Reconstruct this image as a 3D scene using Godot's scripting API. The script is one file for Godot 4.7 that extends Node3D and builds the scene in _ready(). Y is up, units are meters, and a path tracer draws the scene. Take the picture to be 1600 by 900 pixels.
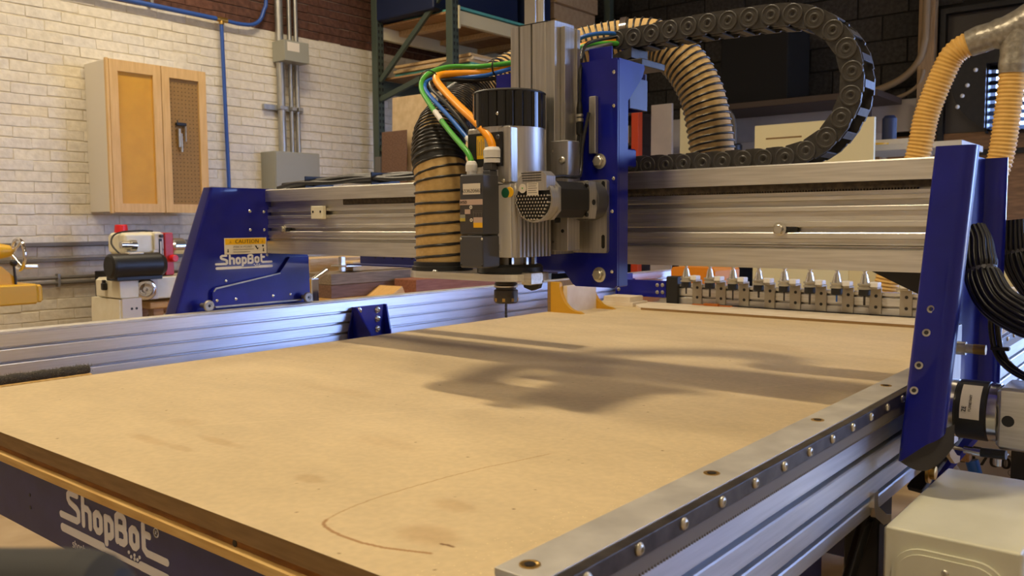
extends Node3D
# A woodworking shop with a large gantry router. Metres, y up. The router's rails run along z, its gantry along x.

# ---------------------------------------------------------------- mesh builder
class MB:
	var v := PackedVector3Array()
	var n := PackedVector3Array()
	var u := PackedVector2Array()

	func tri(a: Vector3, b: Vector3, c: Vector3, na: Vector3, nb: Vector3, nc: Vector3, ua := Vector2.ZERO, ub := Vector2.ZERO, uc := Vector2.ZERO) -> void:
		if (b - a).cross(c - a).dot(na + nb + nc) > 0.0:
			v.append(a); v.append(c); v.append(b)
			n.append(na); n.append(nc); n.append(nb)
			u.append(ua); u.append(uc); u.append(ub)
		else:
			v.append(a); v.append(b); v.append(c)
			n.append(na); n.append(nb); n.append(nc)
			u.append(ua); u.append(ub); u.append(uc)

	func quad(a: Vector3, b: Vector3, c: Vector3, d: Vector3, nr: Vector3) -> void:
		tri(a, b, c, nr, nr, nr)
		tri(a, c, d, nr, nr, nr)

	func quadn(a: Vector3, b: Vector3, c: Vector3, d: Vector3, na: Vector3, nb: Vector3, nc: Vector3, nd: Vector3) -> void:
		tri(a, b, c, na, nb, nc)
		tri(a, c, d, na, nc, nd)

	# box with chamfered edges; r = 0 gives a plain box
	func box(c: Vector3, s: Vector3, r := 0.0, bs := Basis.IDENTITY) -> MB:
		var h := s * 0.5
		r = minf(r, minf(h.x, minf(h.y, h.z)) * 0.9)
		var ax := [Vector3(1, 0, 0), Vector3(0, 1, 0), Vector3(0, 0, 1)]
		for i in 3:
			var j := (i + 1) % 3
			var k := (i + 2) % 3
			for sg in [-1.0, 1.0]:
				var nn: Vector3 = ax[i] * sg
				var o: Vector3 = nn * h[i]
				var e1: Vector3 = ax[j] * (h[j] - r)
				var e2: Vector3 = ax[k] * (h[k] - r)
				quad(c + bs * (o - e1 - e2), c + bs * (o + e1 - e2), c + bs * (o + e1 + e2), c + bs * (o - e1 + e2), bs * nn)
		if r > 0.0:
			for i in 3:
				var j := (i + 1) % 3
				var k := (i + 2) % 3
				for s1 in [-1.0, 1.0]:
					for s2 in [-1.0, 1.0]:
						var e: Vector3 = ax[i] * (h[i] - r)
						var p1: Vector3 = ax[j] * s1 * h[j] + ax[k] * s2 * (h[k] - r)
						var p2: Vector3 = ax[j] * s1 * (h[j] - r) + ax[k] * s2 * h[k]
						var n1: Vector3 = bs * (ax[j] * s1)
						var n2: Vector3 = bs * (ax[k] * s2)
						quadn(c + bs * (p1 - e), c + bs * (p1 + e), c + bs * (p2 + e), c + bs * (p2 - e), n1, n1, n2, n2)
			for sx in [-1.0, 1.0]:
				for sy in [-1.0, 1.0]:
					for sz in [-1.0, 1.0]:
						var q := Vector3(sx, sy, sz)
						tri(c + bs * (q * Vector3(h.x, h.y - r, h.z - r)), c + bs * (q * Vector3(h.x - r, h.y, h.z - r)), c + bs * (q * Vector3(h.x - r, h.y - r, h.z)), bs * Vector3(sx, 0, 0), bs * Vector3(0, sy, 0), bs * Vector3(0, 0, sz))
		return self

	# axis-aligned box from corner to corner
	func bx(x0: float, x1: float, y0: float, y1: float, z0: float, z1: float, r := 0.0) -> MB:
		return box(Vector3((x0 + x1) / 2, (y0 + y1) / 2, (z0 + z1) / 2), Vector3(absf(x1 - x0), absf(y1 - y0), absf(z1 - z0)), r)

	static func lay(p: Vector2, axis: String, w: float) -> Vector3:
		if axis == "x": return Vector3(w, p.y, p.x)
		if axis == "y": return Vector3(p.x, w, p.y)
		return Vector3(p.x, p.y, w)

	# polygon pushed along an axis. axis x: polygon is (z, y); axis y: (x, z); axis z: (x, y)
	func prism(poly: PackedVector2Array, axis: String, w0: float, w1: float, smooth := false, caps := true) -> MB:
		var cnt := poly.size()
		var dir := lay(Vector2.ZERO, axis, 1.0)
		var area := 0.0
		for i in cnt:
			var a := poly[i]
			var b := poly[(i + 1) % cnt]
			area += a.x * b.y - b.x * a.y
		var sg := 1.0 if area > 0.0 else -1.0
		var nr := []
		for i in cnt:
			var d := (poly[(i + 1) % cnt] - poly[i]).normalized()
			nr.append(Vector2(d.y, -d.x) * sg)
		for i in cnt:
			var j := (i + 1) % cnt
			var na: Vector2 = nr[i]
			var nb: Vector2 = nr[i]
			if smooth:
				na = (nr[i] + nr[(i + cnt - 1) % cnt]).normalized()
				nb = (nr[i] + nr[j]).normalized()
			var a3 := lay(na, axis, 0.0)
			var b3 := lay(nb, axis, 0.0)
			quadn(lay(poly[i], axis, w0), lay(poly[j], axis, w0), lay(poly[j], axis, w1), lay(poly[i], axis, w1), a3, b3, b3, a3)
		if caps:
			var t := Geometry2D.triangulate_polygon(poly)
			for i in range(0, t.size(), 3):
				for e in [[w0, -1.0], [w1, 1.0]]:
					var nn: Vector3 = dir * e[1] * signf(w1 - w0)
					tri(lay(poly[t[i]], axis, e[0]), lay(poly[t[i + 1]], axis, e[0]), lay(poly[t[i + 2]], axis, e[0]), nn, nn, nn)
		return self

	# turned shape: profile of (radius, height) along dir from o
	func lathe(o: Vector3, dir: Vector3, prof: Array, seg := 20, smooth := false) -> MB:
		dir = dir.normalized()
		var e1 := dir.cross(Vector3.UP if absf(dir.y) < 0.9 else Vector3.RIGHT).normalized()
		var e2 := dir.cross(e1)
		var cnt := prof.size()
		var sn := []
		for i in cnt - 1:
			var d: Vector2 = prof[i + 1] - prof[i]
			sn.append(Vector2(d.y, -d.x).normalized())
		for i in cnt - 1:
			var pa: Vector2 = prof[i]
			var pb: Vector2 = prof[i + 1]
			var ma: Vector2 = sn[i]
			var mb: Vector2 = sn[i]
			if smooth:
				if i > 0: ma = (sn[i] + sn[i - 1]).normalized()
				if i < cnt - 2: mb = (sn[i] + sn[i + 1]).normalized()
			for k in seg:
				var t0 := TAU * k / seg
				var t1 := TAU * (k + 1) / seg
				var r0 := e1 * cos(t0) + e2 * sin(t0)
				var r1 := e1 * cos(t1) + e2 * sin(t1)
				var a := o + r0 * pa.x + dir * pa.y
				var b := o + r1 * pa.x + dir * pa.y
				var c := o + r1 * pb.x + dir * pb.y
				var d := o + r0 * pb.x + dir * pb.y
				var na := r0 * ma.x + dir * ma.y
				var nb := r1 * ma.x + dir * ma.y
				var nc := r1 * mb.x + dir * mb.y
				var nd := r0 * mb.x + dir * mb.y
				if pa.x > 1e-6: tri(a, b, c, na, nb, nc)
				if pb.x > 1e-6: tri(a, c, d, na, nc, nd)
		return self

	func cyl(a: Vector3, b: Vector3, r: float, seg := 16, ch := 0.0) -> MB:
		var l := a.distance_to(b)
		var p := [Vector2(0, 0), Vector2(r - ch, 0), Vector2(r, ch), Vector2(r, l - ch), Vector2(r - ch, l), Vector2(0, l)]
		if ch <= 0.0: p = [Vector2(0, 0), Vector2(r, 0), Vector2(r, l), Vector2(0, l)]
		return lathe(a, b - a, p, seg)

	# tube along points; radius a number or one per point
	func tube(pts: PackedVector3Array, rad, sides := 10, caps := true) -> MB:
		var fr := MB.frames(pts)
		var cnt := pts.size()
		for i in cnt - 1:
			var ra: float = rad[i] if rad is Array or rad is PackedFloat32Array else rad
			var rb: float = rad[i + 1] if rad is Array or rad is PackedFloat32Array else rad
			var fa: Basis = fr[i]
			var fb: Basis = fr[i + 1]
			for k in sides:
				var t0 := TAU * k / sides
				var t1 := TAU * (k + 1) / sides
				var a0 := fa.x * cos(t0) + fa.y * sin(t0)
				var a1 := fa.x * cos(t1) + fa.y * sin(t1)
				var b0 := fb.x * cos(t0) + fb.y * sin(t0)
				var b1 := fb.x * cos(t1) + fb.y * sin(t1)
				var sl := (ra - rb) / maxf(1e-5, pts[i].distance_to(pts[i + 1]))
				var tl := fa.z * sl
				quadn(pts[i] + a0 * ra, pts[i] + a1 * ra, pts[i + 1] + b1 * rb, pts[i + 1] + b0 * rb, (a0 + tl).normalized(), (a1 + tl).normalized(), (b1 + tl).normalized(), (b0 + tl).normalized())
		if caps:
			for e in [[0, -1.0], [cnt - 1, 1.0]]:
				var f: Basis = fr[e[0]]
				var r: float = rad[e[0]] if rad is Array or rad is PackedFloat32Array else rad
				var nn: Vector3 = f.z * e[1]
				for k in sides:
					var t0 := TAU * k / sides
					var t1 := TAU * (k + 1) / sides
					tri(pts[e[0]], pts[e[0]] + (f.x * cos(t0) + f.y * sin(t0)) * r, pts[e[0]] + (f.x * cos(t1) + f.y * sin(t1)) * r, nn, nn, nn)
		return self

	static func frames(pts: PackedVector3Array) -> Array:
		var out := []
		var cnt := pts.size()
		var x := Vector3.ZERO
		for i in cnt:
			var z := (pts[mini(i + 1, cnt - 1)] - pts[maxi(i - 1, 0)]).normalized()
			if i == 0:
				x = z.cross(Vector3.UP if absf(z.y) < 0.9 else Vector3.RIGHT).normalized()
			x = (x - z * x.dot(z)).normalized()
			out.append(Basis(x, z.cross(x), z))
		return out

	func ball(c: Vector3, r: float, seg := 12) -> MB:
		var p := []
		for i in 9:
			var t := PI * i / 8.0
			p.append(Vector2(r * sin(t), -r * cos(t)))
		return lathe(c, Vector3.UP, p, seg, true)

	func mesh() -> ArrayMesh:
		if u.count(Vector2.ZERO) == u.size():   # u runs up the thing, v along it: the direction of brushing
			for i in v.size(): u[i] = Vector2(v[i].y, v[i].x + v[i].z)
		var arr := []
		arr.resize(Mesh.ARRAY_MAX)
		arr[Mesh.ARRAY_VERTEX] = v
		arr[Mesh.ARRAY_NORMAL] = n
		arr[Mesh.ARRAY_TEX_UV] = u
		var m := ArrayMesh.new()
		m.add_surface_from_arrays(Mesh.PRIMITIVE_TRIANGLES, arr)
		return m

# ---------------------------------------------------------------- nodes
var taken := {}
var M := {}

func numbered(called: String) -> String:
	var k: int = taken.get(called, 0)
	taken[called] = k + 1
	return called if k == 0 else "%s_%03d" % [called, k]

func obj(called: String, b, m: Material, parent: Node = self, at := Vector3.ZERO, bs := Basis.IDENTITY) -> MeshInstance3D:
	var o := MeshInstance3D.new()
	o.mesh = b.mesh() if b is MB else b
	o.material_override = m
	o.name = numbered(called) if parent == self else called
	parent.add_child(o, true)
	o.transform = Transform3D(bs, at)
	return o

func tag(o: Node, label: String, category: String, group := "") -> Node:
	o.set_meta("label", label)
	o.set_meta("category", category)
	if group: o.set_meta("group", group)
	return o

func thing(called: String, label: String, category: String, at := Vector3.ZERO, group := "") -> Node3D:
	var o := Node3D.new()
	o.name = numbered(called)
	add_child(o, true)
	o.position = at
	tag(o, label, category, group)
	return o

func struct(called: String, b, m: Material) -> MeshInstance3D:
	var o := obj(called, b, m)
	o.set_meta("kind", "structure")
	return o

func node(called: String, parent: Node, at := Vector3.ZERO, bs := Basis.IDENTITY) -> Node3D:
	var o := Node3D.new()
	o.name = called
	parent.add_child(o, true)
	o.transform = Transform3D(bs, at)
	return o

# ---------------------------------------------------------------- curves
func smooth_path(ctrl: Array, step := 0.01) -> PackedVector3Array:
	var out := PackedVector3Array()
	var cnt := ctrl.size()
	for i in cnt - 1:
		var p0: Vector3 = ctrl[maxi(i - 1, 0)]
		var p1: Vector3 = ctrl[i]
		var p2: Vector3 = ctrl[i + 1]
		var p3: Vector3 = ctrl[mini(i + 2, cnt - 1)]
		var steps := maxi(2, int(p1.distance_to(p2) / step))
		for k in steps:
			out.append(p1.cubic_interpolate(p2, p0, p3, float(k) / steps))
	out.append(ctrl[cnt - 1])
	return even(out, step)

func even(pts: PackedVector3Array, step: float) -> PackedVector3Array:
	var total := 0.0
	for i in pts.size() - 1: total += pts[i].distance_to(pts[i + 1])
	var cnt := maxi(2, int(round(total / step)))
	var out := PackedVector3Array([pts[0]])
	var want := total / cnt
	var run := 0.0
	var next := want
	for i in pts.size() - 1:
		var d := pts[i].distance_to(pts[i + 1])
		while run + d >= next - 1e-7 and out.size() < cnt:
			out.append(pts[i].lerp(pts[i + 1], (next - run) / maxf(d, 1e-9)))
			next += want
		run += d
	out.append(pts[pts.size() - 1])
	return out

func circle(r: float, seg: int, c := Vector2.ZERO) -> PackedVector2Array:
	var p := PackedVector2Array()
	for i in seg: p.append(c + Vector2(cos(TAU * i / seg), sin(TAU * i / seg)) * r)
	return p

func rrect(x0: float, x1: float, y0: float, y1: float, r: float, seg := 5) -> PackedVector2Array:
	var p := PackedVector2Array()
	for q in [[x1 - r, y1 - r, 0.0], [x0 + r, y1 - r, 0.5 * PI], [x0 + r, y0 + r, PI], [x1 - r, y0 + r, 1.5 * PI]]:
		for i in seg + 1:
			var t: float = q[2] + 0.5 * PI * i / seg
			p.append(Vector2(q[0] + cos(t) * r, q[1] + sin(t) * r))
	return p

# flat brush stroke with round ends, in the xy plane, thickness along z
func stroke(b: MB, pts: Array, w: float, th: float) -> void:
	var k := 1000.0 / w
	var line := PackedVector2Array()
	for p in pts: line.append(p * k)
	for poly in Geometry2D.offset_polyline(line, 500.0, Geometry2D.JOIN_ROUND, Geometry2D.END_ROUND):
		var q := PackedVector2Array()
		for p in poly: q.append(p / k)
		b.prism(q, "z", 0.0, th)

# ---------------------------------------------------------------- materials
func noise(freq: float, seed_: int, c0: Color, c1: Color, size := 512, octaves := 4, cellular := false) -> NoiseTexture2D:
	var f := FastNoiseLite.new()
	f.seed = seed_
	f.frequency = freq
	f.fractal_octaves = octaves
	f.noise_type = FastNoiseLite.TYPE_CELLULAR if cellular else FastNoiseLite.TYPE_SIMPLEX_SMOOTH
	var g := Gradient.new()
	g.set_color(0, c0)
	g.set_color(1, c1)
	var t := NoiseTexture2D.new()
	t.width = size
	t.height = size
	t.seamless = true
	t.noise = f
	t.color_ramp = g
	return t

func mat(called: String, c: Color, rough := 0.6, metal := 0.0) -> StandardMaterial3D:
	var m := StandardMaterial3D.new()
	m.resource_name = called
	m.albedo_color = c
	m.roughness = rough
	m.metallic = metal
	M[called] = m
	return m

# colour variation c0..c1 by noise, mapped in the thing's own axes; stretch gives grain its direction
func grain(called: String, c0: Color, c1: Color, rough: float, metal: float, freq: float, seed_: int, scale: Vector3, bump := 0.0, brushed := 0.0) -> StandardMaterial3D:
	var m := mat(called, Color.WHITE, rough, metal)
	m.albedo_texture = noise(freq, seed_, c0, c1)
	m.uv1_triplanar = true
	m.uv1_scale = scale
	if brushed > 0.0:
		m.anisotropy_enabled = true
		m.anisotropy = brushed
	if bump > 0.0:
		m.heightmap_enabled = true
		m.heightmap_texture = noise(freq, seed_ + 1, Color.BLACK, Color.WHITE)
		m.heightmap_scale = bump
	return m

func c8(r: int, g: int, b: int) -> Color:
	return Color8(r, g, b)

func text(s: String, height: float, m: Material, parent: Node, at: Vector3, bs := Basis.IDENTITY, squeeze := 1.0, bold := false, from_left := false) -> MeshInstance3D:
	var t := TextMesh.new()
	var f := SystemFont.new()
	f.font_names = PackedStringArray(["Droid Sans"])
	if bold: f.font_weight = 700
	t.font = f
	t.text = s
	t.font_size = 48
	t.pixel_size = height / 34.0
	t.depth = 0.0004
	t.curve_step = 1.0
	if from_left: t.horizontal_alignment = HORIZONTAL_ALIGNMENT_LEFT
	var o := MeshInstance3D.new()
	o.mesh = t
	o.material_override = m
	o.name = "lettering"
	parent.add_child(o, true)
	o.transform = Transform3D(bs * Basis.from_scale(Vector3(squeeze, 1, 1)), at)
	return o

# ---------------------------------------------------------------- lamps
func panel_lamp(label: String, at: Vector3, sx: float, sz: float, energy: float, col: Color) -> void:
	var t := thing("ceiling_lamp", label, "lamp", at)
	obj("housing", MB.new().bx(-sx / 2 - 0.04, sx / 2 + 0.04, 0.0, 0.09, -sz / 2 - 0.04, sz / 2 + 0.04, 0.01), M.lamp_housing, t)
	obj("stem", MB.new().cyl(Vector3(0, 0.09, 0), Vector3(0, 4.5 - at.y, 0), 0.012, 8), M.lamp_housing, t)
	var e := StandardMaterial3D.new()
	e.resource_name = "lamp_diffuser"
	e.albedo_color = Color(0.9, 0.9, 0.88)
	e.emission_enabled = true
	e.emission = col
	e.emission_energy_multiplier = 2.0
	obj("lamp_diffuser", MB.new().bx(-sx / 2, sx / 2, -0.012, 0.0, -sz / 2, sz / 2, 0.003), e, t)
	var l := AreaLight3D.new()
	l.name = "lamp_light"
	l.area_size = Vector2(sx, sz)
	l.area_normalize_energy = true
	l.light_color = col
	l.light_energy = energy
	l.shadow_enabled = true
	l.set("area_range", 14.0)
	t.add_child(l)
	l.position = Vector3(0, -0.016, 0)
	l.rotation_degrees = Vector3(-90, 0, 0)

func _ready() -> void:
	# camera
	var cam := Camera3D.new()
	cam.name = "camera"
	var lens := CameraAttributesPhysical.new()
	lens.frustum_focal_length = 35.734
	lens.frustum_focus_distance = 1.5
	lens.frustum_near = 0.03
	lens.frustum_far = 100.0
	lens.exposure_aperture = 15.0
	cam.attributes = lens
	cam.fov = 37.14
	cam.near = 0.03
	cam.far = 100.0
	add_child(cam)
	cam.position = Vector3(0, 1.12, 0)
	cam.rotation_degrees = Vector3(-4.334, 39.4, -0.348)
	cam.current = true
	# sky and exposure
	var env := Environment.new()
	var sky := Sky.new()
	var air := ProceduralSkyMaterial.new()
	air.sky_top_color = c8(140, 176, 255)
	air.sky_horizon_color = c8(160, 190, 255)
	air.ground_bottom_color = c8(120, 116, 108)
	air.ground_horizon_color = c8(150, 148, 145)
	air.sun_angle_max = 1.0
	air.sky_energy_multiplier = 1.0
	sky.sky_material = air
	env.background_mode = Environment.BG_SKY
	env.sky = sky
	env.background_energy_multiplier = 19.0
	env.tonemap_mode = Environment.TONE_MAPPER_LINEAR
	env.tonemap_exposure = 1.0
	env.sdfgi_enabled = true
	env.ssao_enabled = true
	env.ssil_enabled = true
	var we := WorldEnvironment.new()
	we.name = "world"
	we.environment = env
	add_child(we)
	# lamps of the shop
	materials()
	var warm := Color(1.0, 0.82, 0.56).linear_to_srgb()
	panel_lamp("ceiling lamp hung over the router table", Vector3(-1.35, 4.0, -0.82), 0.45, 0.16, 6.0, warm)
	panel_lamp("ceiling lamp hung in front of the router's right rail", Vector3(0.95, 4.0, 0.8), 0.5, 0.3, 4.5, warm)
	panel_lamp("ceiling lamp hung between the router and the lathe", Vector3(-4.3, 3.9, -0.6), 0.3, 1.2, 6.0, warm)
	panel_lamp("ceiling lamp hung before the storage rack", Vector3(-4.3, 3.9, -3.0), 0.3, 1.2, 4.5, warm)
	panel_lamp("ceiling lamp hung behind the gantry on the right", Vector3(1.1, 4.0, -3.3), 0.5, 0.4, 2.6, warm)
	setting()
	router_table()
	gantry()
	carriage()
	chain_and_hoses()
	table_goods()
	left_side()
	rack()
	back_side()
	right_side()

func materials() -> void:
	mat("lamp_housing", c8(225, 225, 222), 0.5)
	var p := grain("blue_paint", c8(15, 22, 124), c8(20, 28, 144), 0.3, 0.0, 0.006, 3, Vector3(3, 3, 3))
	p.metallic_specular = 0.35
	p.clearcoat_enabled = true
	p.clearcoat = 0.4
	p.clearcoat_roughness = 0.07
	grain("dull_blue_paint", c8(34, 36, 88), c8(44, 47, 104), 0.45, 0.0, 0.01, 4, Vector3(3, 3, 3))
	grain("aluminium", c8(196, 192, 184), c8(222, 219, 212), 0.4, 0.92, 0.02, 5, Vector3(0.6, 14, 14), 0.0, 0.75)
	grain("aluminium_z", c8(200, 198, 194), c8(224, 222, 218), 0.42, 0.92, 0.02, 6, Vector3(14, 14, 0.6), 0.0, 0.75)
	grain("shaded_rail_metal", c8(182, 184, 188), c8(204, 205, 208), 0.38, 0.85, 0.02, 6, Vector3(14, 14, 0.6), 0.0, 0.5)  # same metal as the far rail; darker colour stands in for weaker daylight
	grain("daylit_rail_metal", c8(222, 222, 224), c8(238, 238, 240), 0.42, 0.9, 0.02, 6, Vector3(14, 14, 0.6), 0.0, 0.85)  # lighter copy of that metal; stronger daylight is put into its colour
	grain("aluminium_y", c8(178, 174, 168), c8(205, 202, 196), 0.4, 0.88, 0.02, 7, Vector3(14, 0.6, 14))
	grain("dusty_metal", c8(150, 146, 138), c8(196, 190, 176), 0.5, 0.75, 0.012, 8, Vector3(2.5, 2.5, 2.5), 0.02)
	grain("plate_steel", c8(186, 182, 174), c8(218, 214, 204), 0.48, 0.55, 0.012, 8, Vector3(2.5, 2.5, 2.5))
	mat("bright_steel", c8(220, 218, 212), 0.22, 1.0)
	mat("chrome", c8(235, 235, 235), 0.08, 1.0)
	mat("zinc", c8(205, 200, 185), 0.35, 0.9)
	grain("dark_steel", c8(52, 48, 46), c8(92, 86, 82), 0.42, 0.7, 0.01, 9, Vector3(1, 6, 6))
	grain("gear_rack_steel", c8(50, 44, 38), c8(98, 86, 70), 0.7, 0.35, 0.02, 10, Vector3(6, 6, 6), 0.05)
	mat("black", c8(22, 22, 23), 0.45)
	mat("black_gloss", c8(20, 20, 21), 0.2)
	mat("rubber", c8(28, 27, 26), 0.7)
	mat("skirt", c8(70, 68, 68), 0.12)
	mat("white_metal", c8(214, 210, 202), 0.4, 0.35)
	mat("label_pale", c8(190, 188, 190), 0.5)
	mat("label_dull_yellow", c8(190, 170, 70), 0.5)
	mat("panel_dark", c8(66, 60, 58), 0.5)
	mat("dark_green", c8(20, 92, 62), 0.35)
	mat("fork_grey", c8(172, 162, 144), 0.5, 0.3)
	mat("orange_plastic", c8(236, 142, 20), 0.45)
	mat("orange_black", c8(176, 96, 24), 0.5)
	mat("bristle", c8(58, 54, 48), 0.9)
	mat("bristle_light", c8(112, 106, 92), 0.9)
	mat("conduit_tan", c8(150, 128, 98), 0.6)
	mat("dark_wood", c8(62, 46, 36), 0.6)
	grain("oak_y", c8(140, 111, 78), c8(176, 148, 112), 0.7, 0.0, 0.012, 35, Vector3(8, 0.8, 8))
	mat("dusty_rack", c8(120, 114, 104), 0.6, 0.4)
	mat("pitch_black", c8(16, 15, 15), 0.9)
	mat("charcoal", c8(70, 70, 74), 0.42)
	grain("chain_plastic", c8(42, 40, 38), c8(66, 62, 57), 0.5, 0.0, 0.02, 11, Vector3(6, 6, 6))
	mat("chain_cap", c8(62, 59, 55), 0.42)
	mat("white_plastic", c8(228, 226, 222), 0.4)
	mat("white_print", c8(226, 224, 226), 0.5)
	mat("black_print", c8(24, 22, 22), 0.5)
	mat("grey_print", c8(120, 116, 110), 0.5)
	mat("label_white", c8(222, 214, 200), 0.45)
	mat("label_pink", c8(196, 170, 155), 0.5)
	mat("label_yellow", c8(238, 184, 24), 0.45)
	mat("orange_cable", c8(255, 164, 18), 0.38)
	mat("green_cable", c8(74, 168, 56), 0.38)
	mat("blue_cable", c8(30, 100, 196), 0.35)
	mat("grey_cable", c8(120, 118, 116), 0.35)
	mat("black_cable", c8(28, 28, 30), 0.35)
	grain("hose_fabric", c8(196, 160, 100), c8(222, 190, 128), 0.7, 0.0, 0.02, 12, Vector3(8, 8, 8))
	mat("hose_wire", c8(34, 31, 29), 0.35)
	grain("yellow_hose", c8(214, 168, 84), c8(236, 194, 112), 0.5, 0.0, 0.01, 13, Vector3(4, 4, 4))
	grain("duct_tape", c8(128, 122, 110), c8(182, 176, 162), 0.35, 0.5, 0.012, 14, Vector3(6, 6, 6), 0.1)
	grain("mdf", c8(206, 180, 137), c8(228, 205, 168), 0.72, 0.0, 0.012, 15, Vector3(2, 2, 2))
	grain("mdf_pale", c8(212, 195, 168), c8(228, 216, 195), 0.72, 0.0, 0.012, 16, Vector3(2, 2, 2))
	grain("mdf_edge", c8(126, 98, 58), c8(152, 120, 74), 0.75, 0.0, 0.02, 17, Vector3(1, 9, 9))
	grain("mdf_edge_dark", c8(112, 68, 18), c8(160, 106, 36), 0.7, 0.0, 0.015, 18, Vector3(2, 8, 8))
	grain("plywood_x", c8(196, 152, 81), c8(232, 197, 127), 0.65, 0.0, 0.012, 19, Vector3(1, 10, 10), 0.02)
	grain("pine_z", c8(196, 163, 112), c8(226, 199, 156), 0.65, 0.0, 0.012, 20, Vector3(8, 8, 0.8))
	grain("oak_z", c8(150, 111, 71), c8(190, 152, 107), 0.65, 0.0, 0.012, 21, Vector3(9, 9, 0.9))
	grain("walnut_z", c8(96, 71, 56), c8(132, 101, 83), 0.65, 0.0, 0.012, 22, Vector3(9, 9, 0.9))
	grain("redwood_z", c8(132, 81, 59), c8(168, 111, 85), 0.65, 0.0, 0.012, 23, Vector3(9, 9, 0.9))
	grain("old_wood_z", c8(112, 98, 81), c8(150, 135, 115), 0.75, 0.0, 0.012, 24, Vector3(9, 9, 0.9))
	grain("honey_wood_z", c8(206, 156, 85), c8(232, 190, 122), 0.6, 0.0, 0.012, 25, Vector3(9, 9, 0.9))
	grain("maple_y", c8(202, 164, 104), c8(220, 184, 126), 0.55, 0.0, 0.01, 26, Vector3(7, 0.7, 7))
	grain("golden_board", c8(198, 146, 26), c8(208, 156, 34), 0.5, 0.0, 0.006, 27, Vector3(2, 2, 2))
	grain("pegboard", c8(140, 108, 54), c8(152, 118, 62), 0.6, 0.0, 0.02, 28, Vector3(3, 3, 3))
	mat("peg_hole", c8(58, 42, 22), 0.8)
	mat("cabinet_white", c8(214, 208, 196), 0.5)
	grain("machine_cream", c8(222, 216, 190), c8(232, 227, 206), 0.4, 0.0, 0.008, 29, Vector3(3, 3, 3))
	mat("machine_yellow", c8(214, 166, 34), 0.4)
	mat("red_plastic", c8(214, 30, 36), 0.35)
	grain("red_enamel", c8(176, 40, 34), c8(196, 50, 42), 0.4, 0.0, 0.01, 30, Vector3(4, 4, 4))
	grain("enclosure_grey", c8(204, 202, 178), c8(214, 212, 190), 0.42, 0.0, 0.005, 31, Vector3(4, 4, 4))
	mat("panel_grey", c8(150, 150, 138), 0.5)
	grain("galvanised", c8(150, 150, 146), c8(186, 184, 178), 0.4, 0.8, 0.01, 32, Vector3(4, 1, 4))
	mat("pipe_grey", c8(104, 100, 96), 0.5)
	mat("air_pipe_blue", c8(44, 82, 160), 0.4)
	mat("brass", c8(196, 158, 84), 0.3, 0.9)
	mat("rack_green", c8(70, 82, 74), 0.55)
	mat("rack_cream", c8(220, 210, 171), 0.5)
	mat("tote_blue", c8(24, 36, 70), 0.5)
	mat("teal_edge", c8(96, 176, 170), 0.5)
	mat("cream_board", c8(232, 222, 178), 0.45)
	mat("orange_enamel", c8(206, 70, 32), 0.45)
	grain("dark_metal", c8(24, 23, 25), c8(36, 34, 34), 0.5, 0.3, 0.01, 33, Vector3(3, 3, 3))
	grain("cardboard", c8(176, 146, 107), c8(196, 167, 129), 0.8, 0.0, 0.01, 34, Vector3(3, 3, 3))
	# painted and bare masonry
	for i in 5:
		var a: Color = [c8(224, 216, 200), c8(222, 216, 204), c8(224, 216, 198), c8(220, 213, 200), c8(224, 213, 188)][i]
		var w := grain("brick_white_%d" % i, a.darkened(0.08), a.lightened(0.10), 0.55, 0.0, 0.01, 40 + i, Vector3(3, 3, 3), 0.25)
		w.uv1_world_triplanar = true
	for i in 3:
		var a: Color = [c8(92, 54, 38), c8(80, 46, 33), c8(104, 62, 44)][i]
		var w := grain("brick_red_%d" % i, a.darkened(0.25), a.lightened(0.08), 0.85, 0.0, 0.012, 50 + i, Vector3(3, 3, 3), 0.25)
		w.uv1_world_triplanar = true
	for i in 3:
		var a: Color = [c8(44, 40, 37), c8(38, 35, 32), c8(50, 45, 41)][i]
		var w := grain("block_%d" % i, a.darkened(0.2), a.lightened(0.1), 0.85, 0.0, 0.015, 55 + i, Vector3(3, 3, 3), 0.15)
		w.uv1_world_triplanar = true
	grain("mortar_white", c8(190, 178, 150), c8(214, 206, 188), 0.7, 0.0, 0.01, 60, Vector3(3, 3, 3), 0.2)
	grain("mortar_red", c8(124, 104, 88), c8(150, 128, 108), 0.9, 0.0, 0.01, 61, Vector3(3, 3, 3), 0.2)
	grain("mortar_dark", c8(28, 26, 25), c8(36, 33, 31), 0.9, 0.0, 0.01, 62, Vector3(3, 3, 3))
	grain("concrete", c8(148, 126, 98), c8(196, 174, 142), 0.75, 0.0, 0.006, 63, Vector3(0.7, 0.7, 0.7))
	grain("plaster", c8(204, 198, 184), c8(220, 214, 202), 0.8, 0.0, 0.005, 64, Vector3(0.6, 0.6, 0.6))
	grain("ceiling_board", c8(150, 138, 120), c8(176, 164, 146), 0.85, 0.0, 0.005, 65, Vector3(0.6, 0.6, 0.6))
	grain("grey_wall_paint", c8(176, 168, 162), c8(196, 188, 182), 0.6, 0.0, 0.005, 66, Vector3(1, 1, 1))
	grain("brown_ply", c8(112, 78, 44), c8(146, 104, 62), 0.6, 0.0, 0.01, 67, Vector3(1, 7, 7))
	grain("yard", c8(126, 122, 114), c8(150, 146, 138), 0.9, 0.0, 0.006, 68, Vector3(0.4, 0.4, 0.4))

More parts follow.
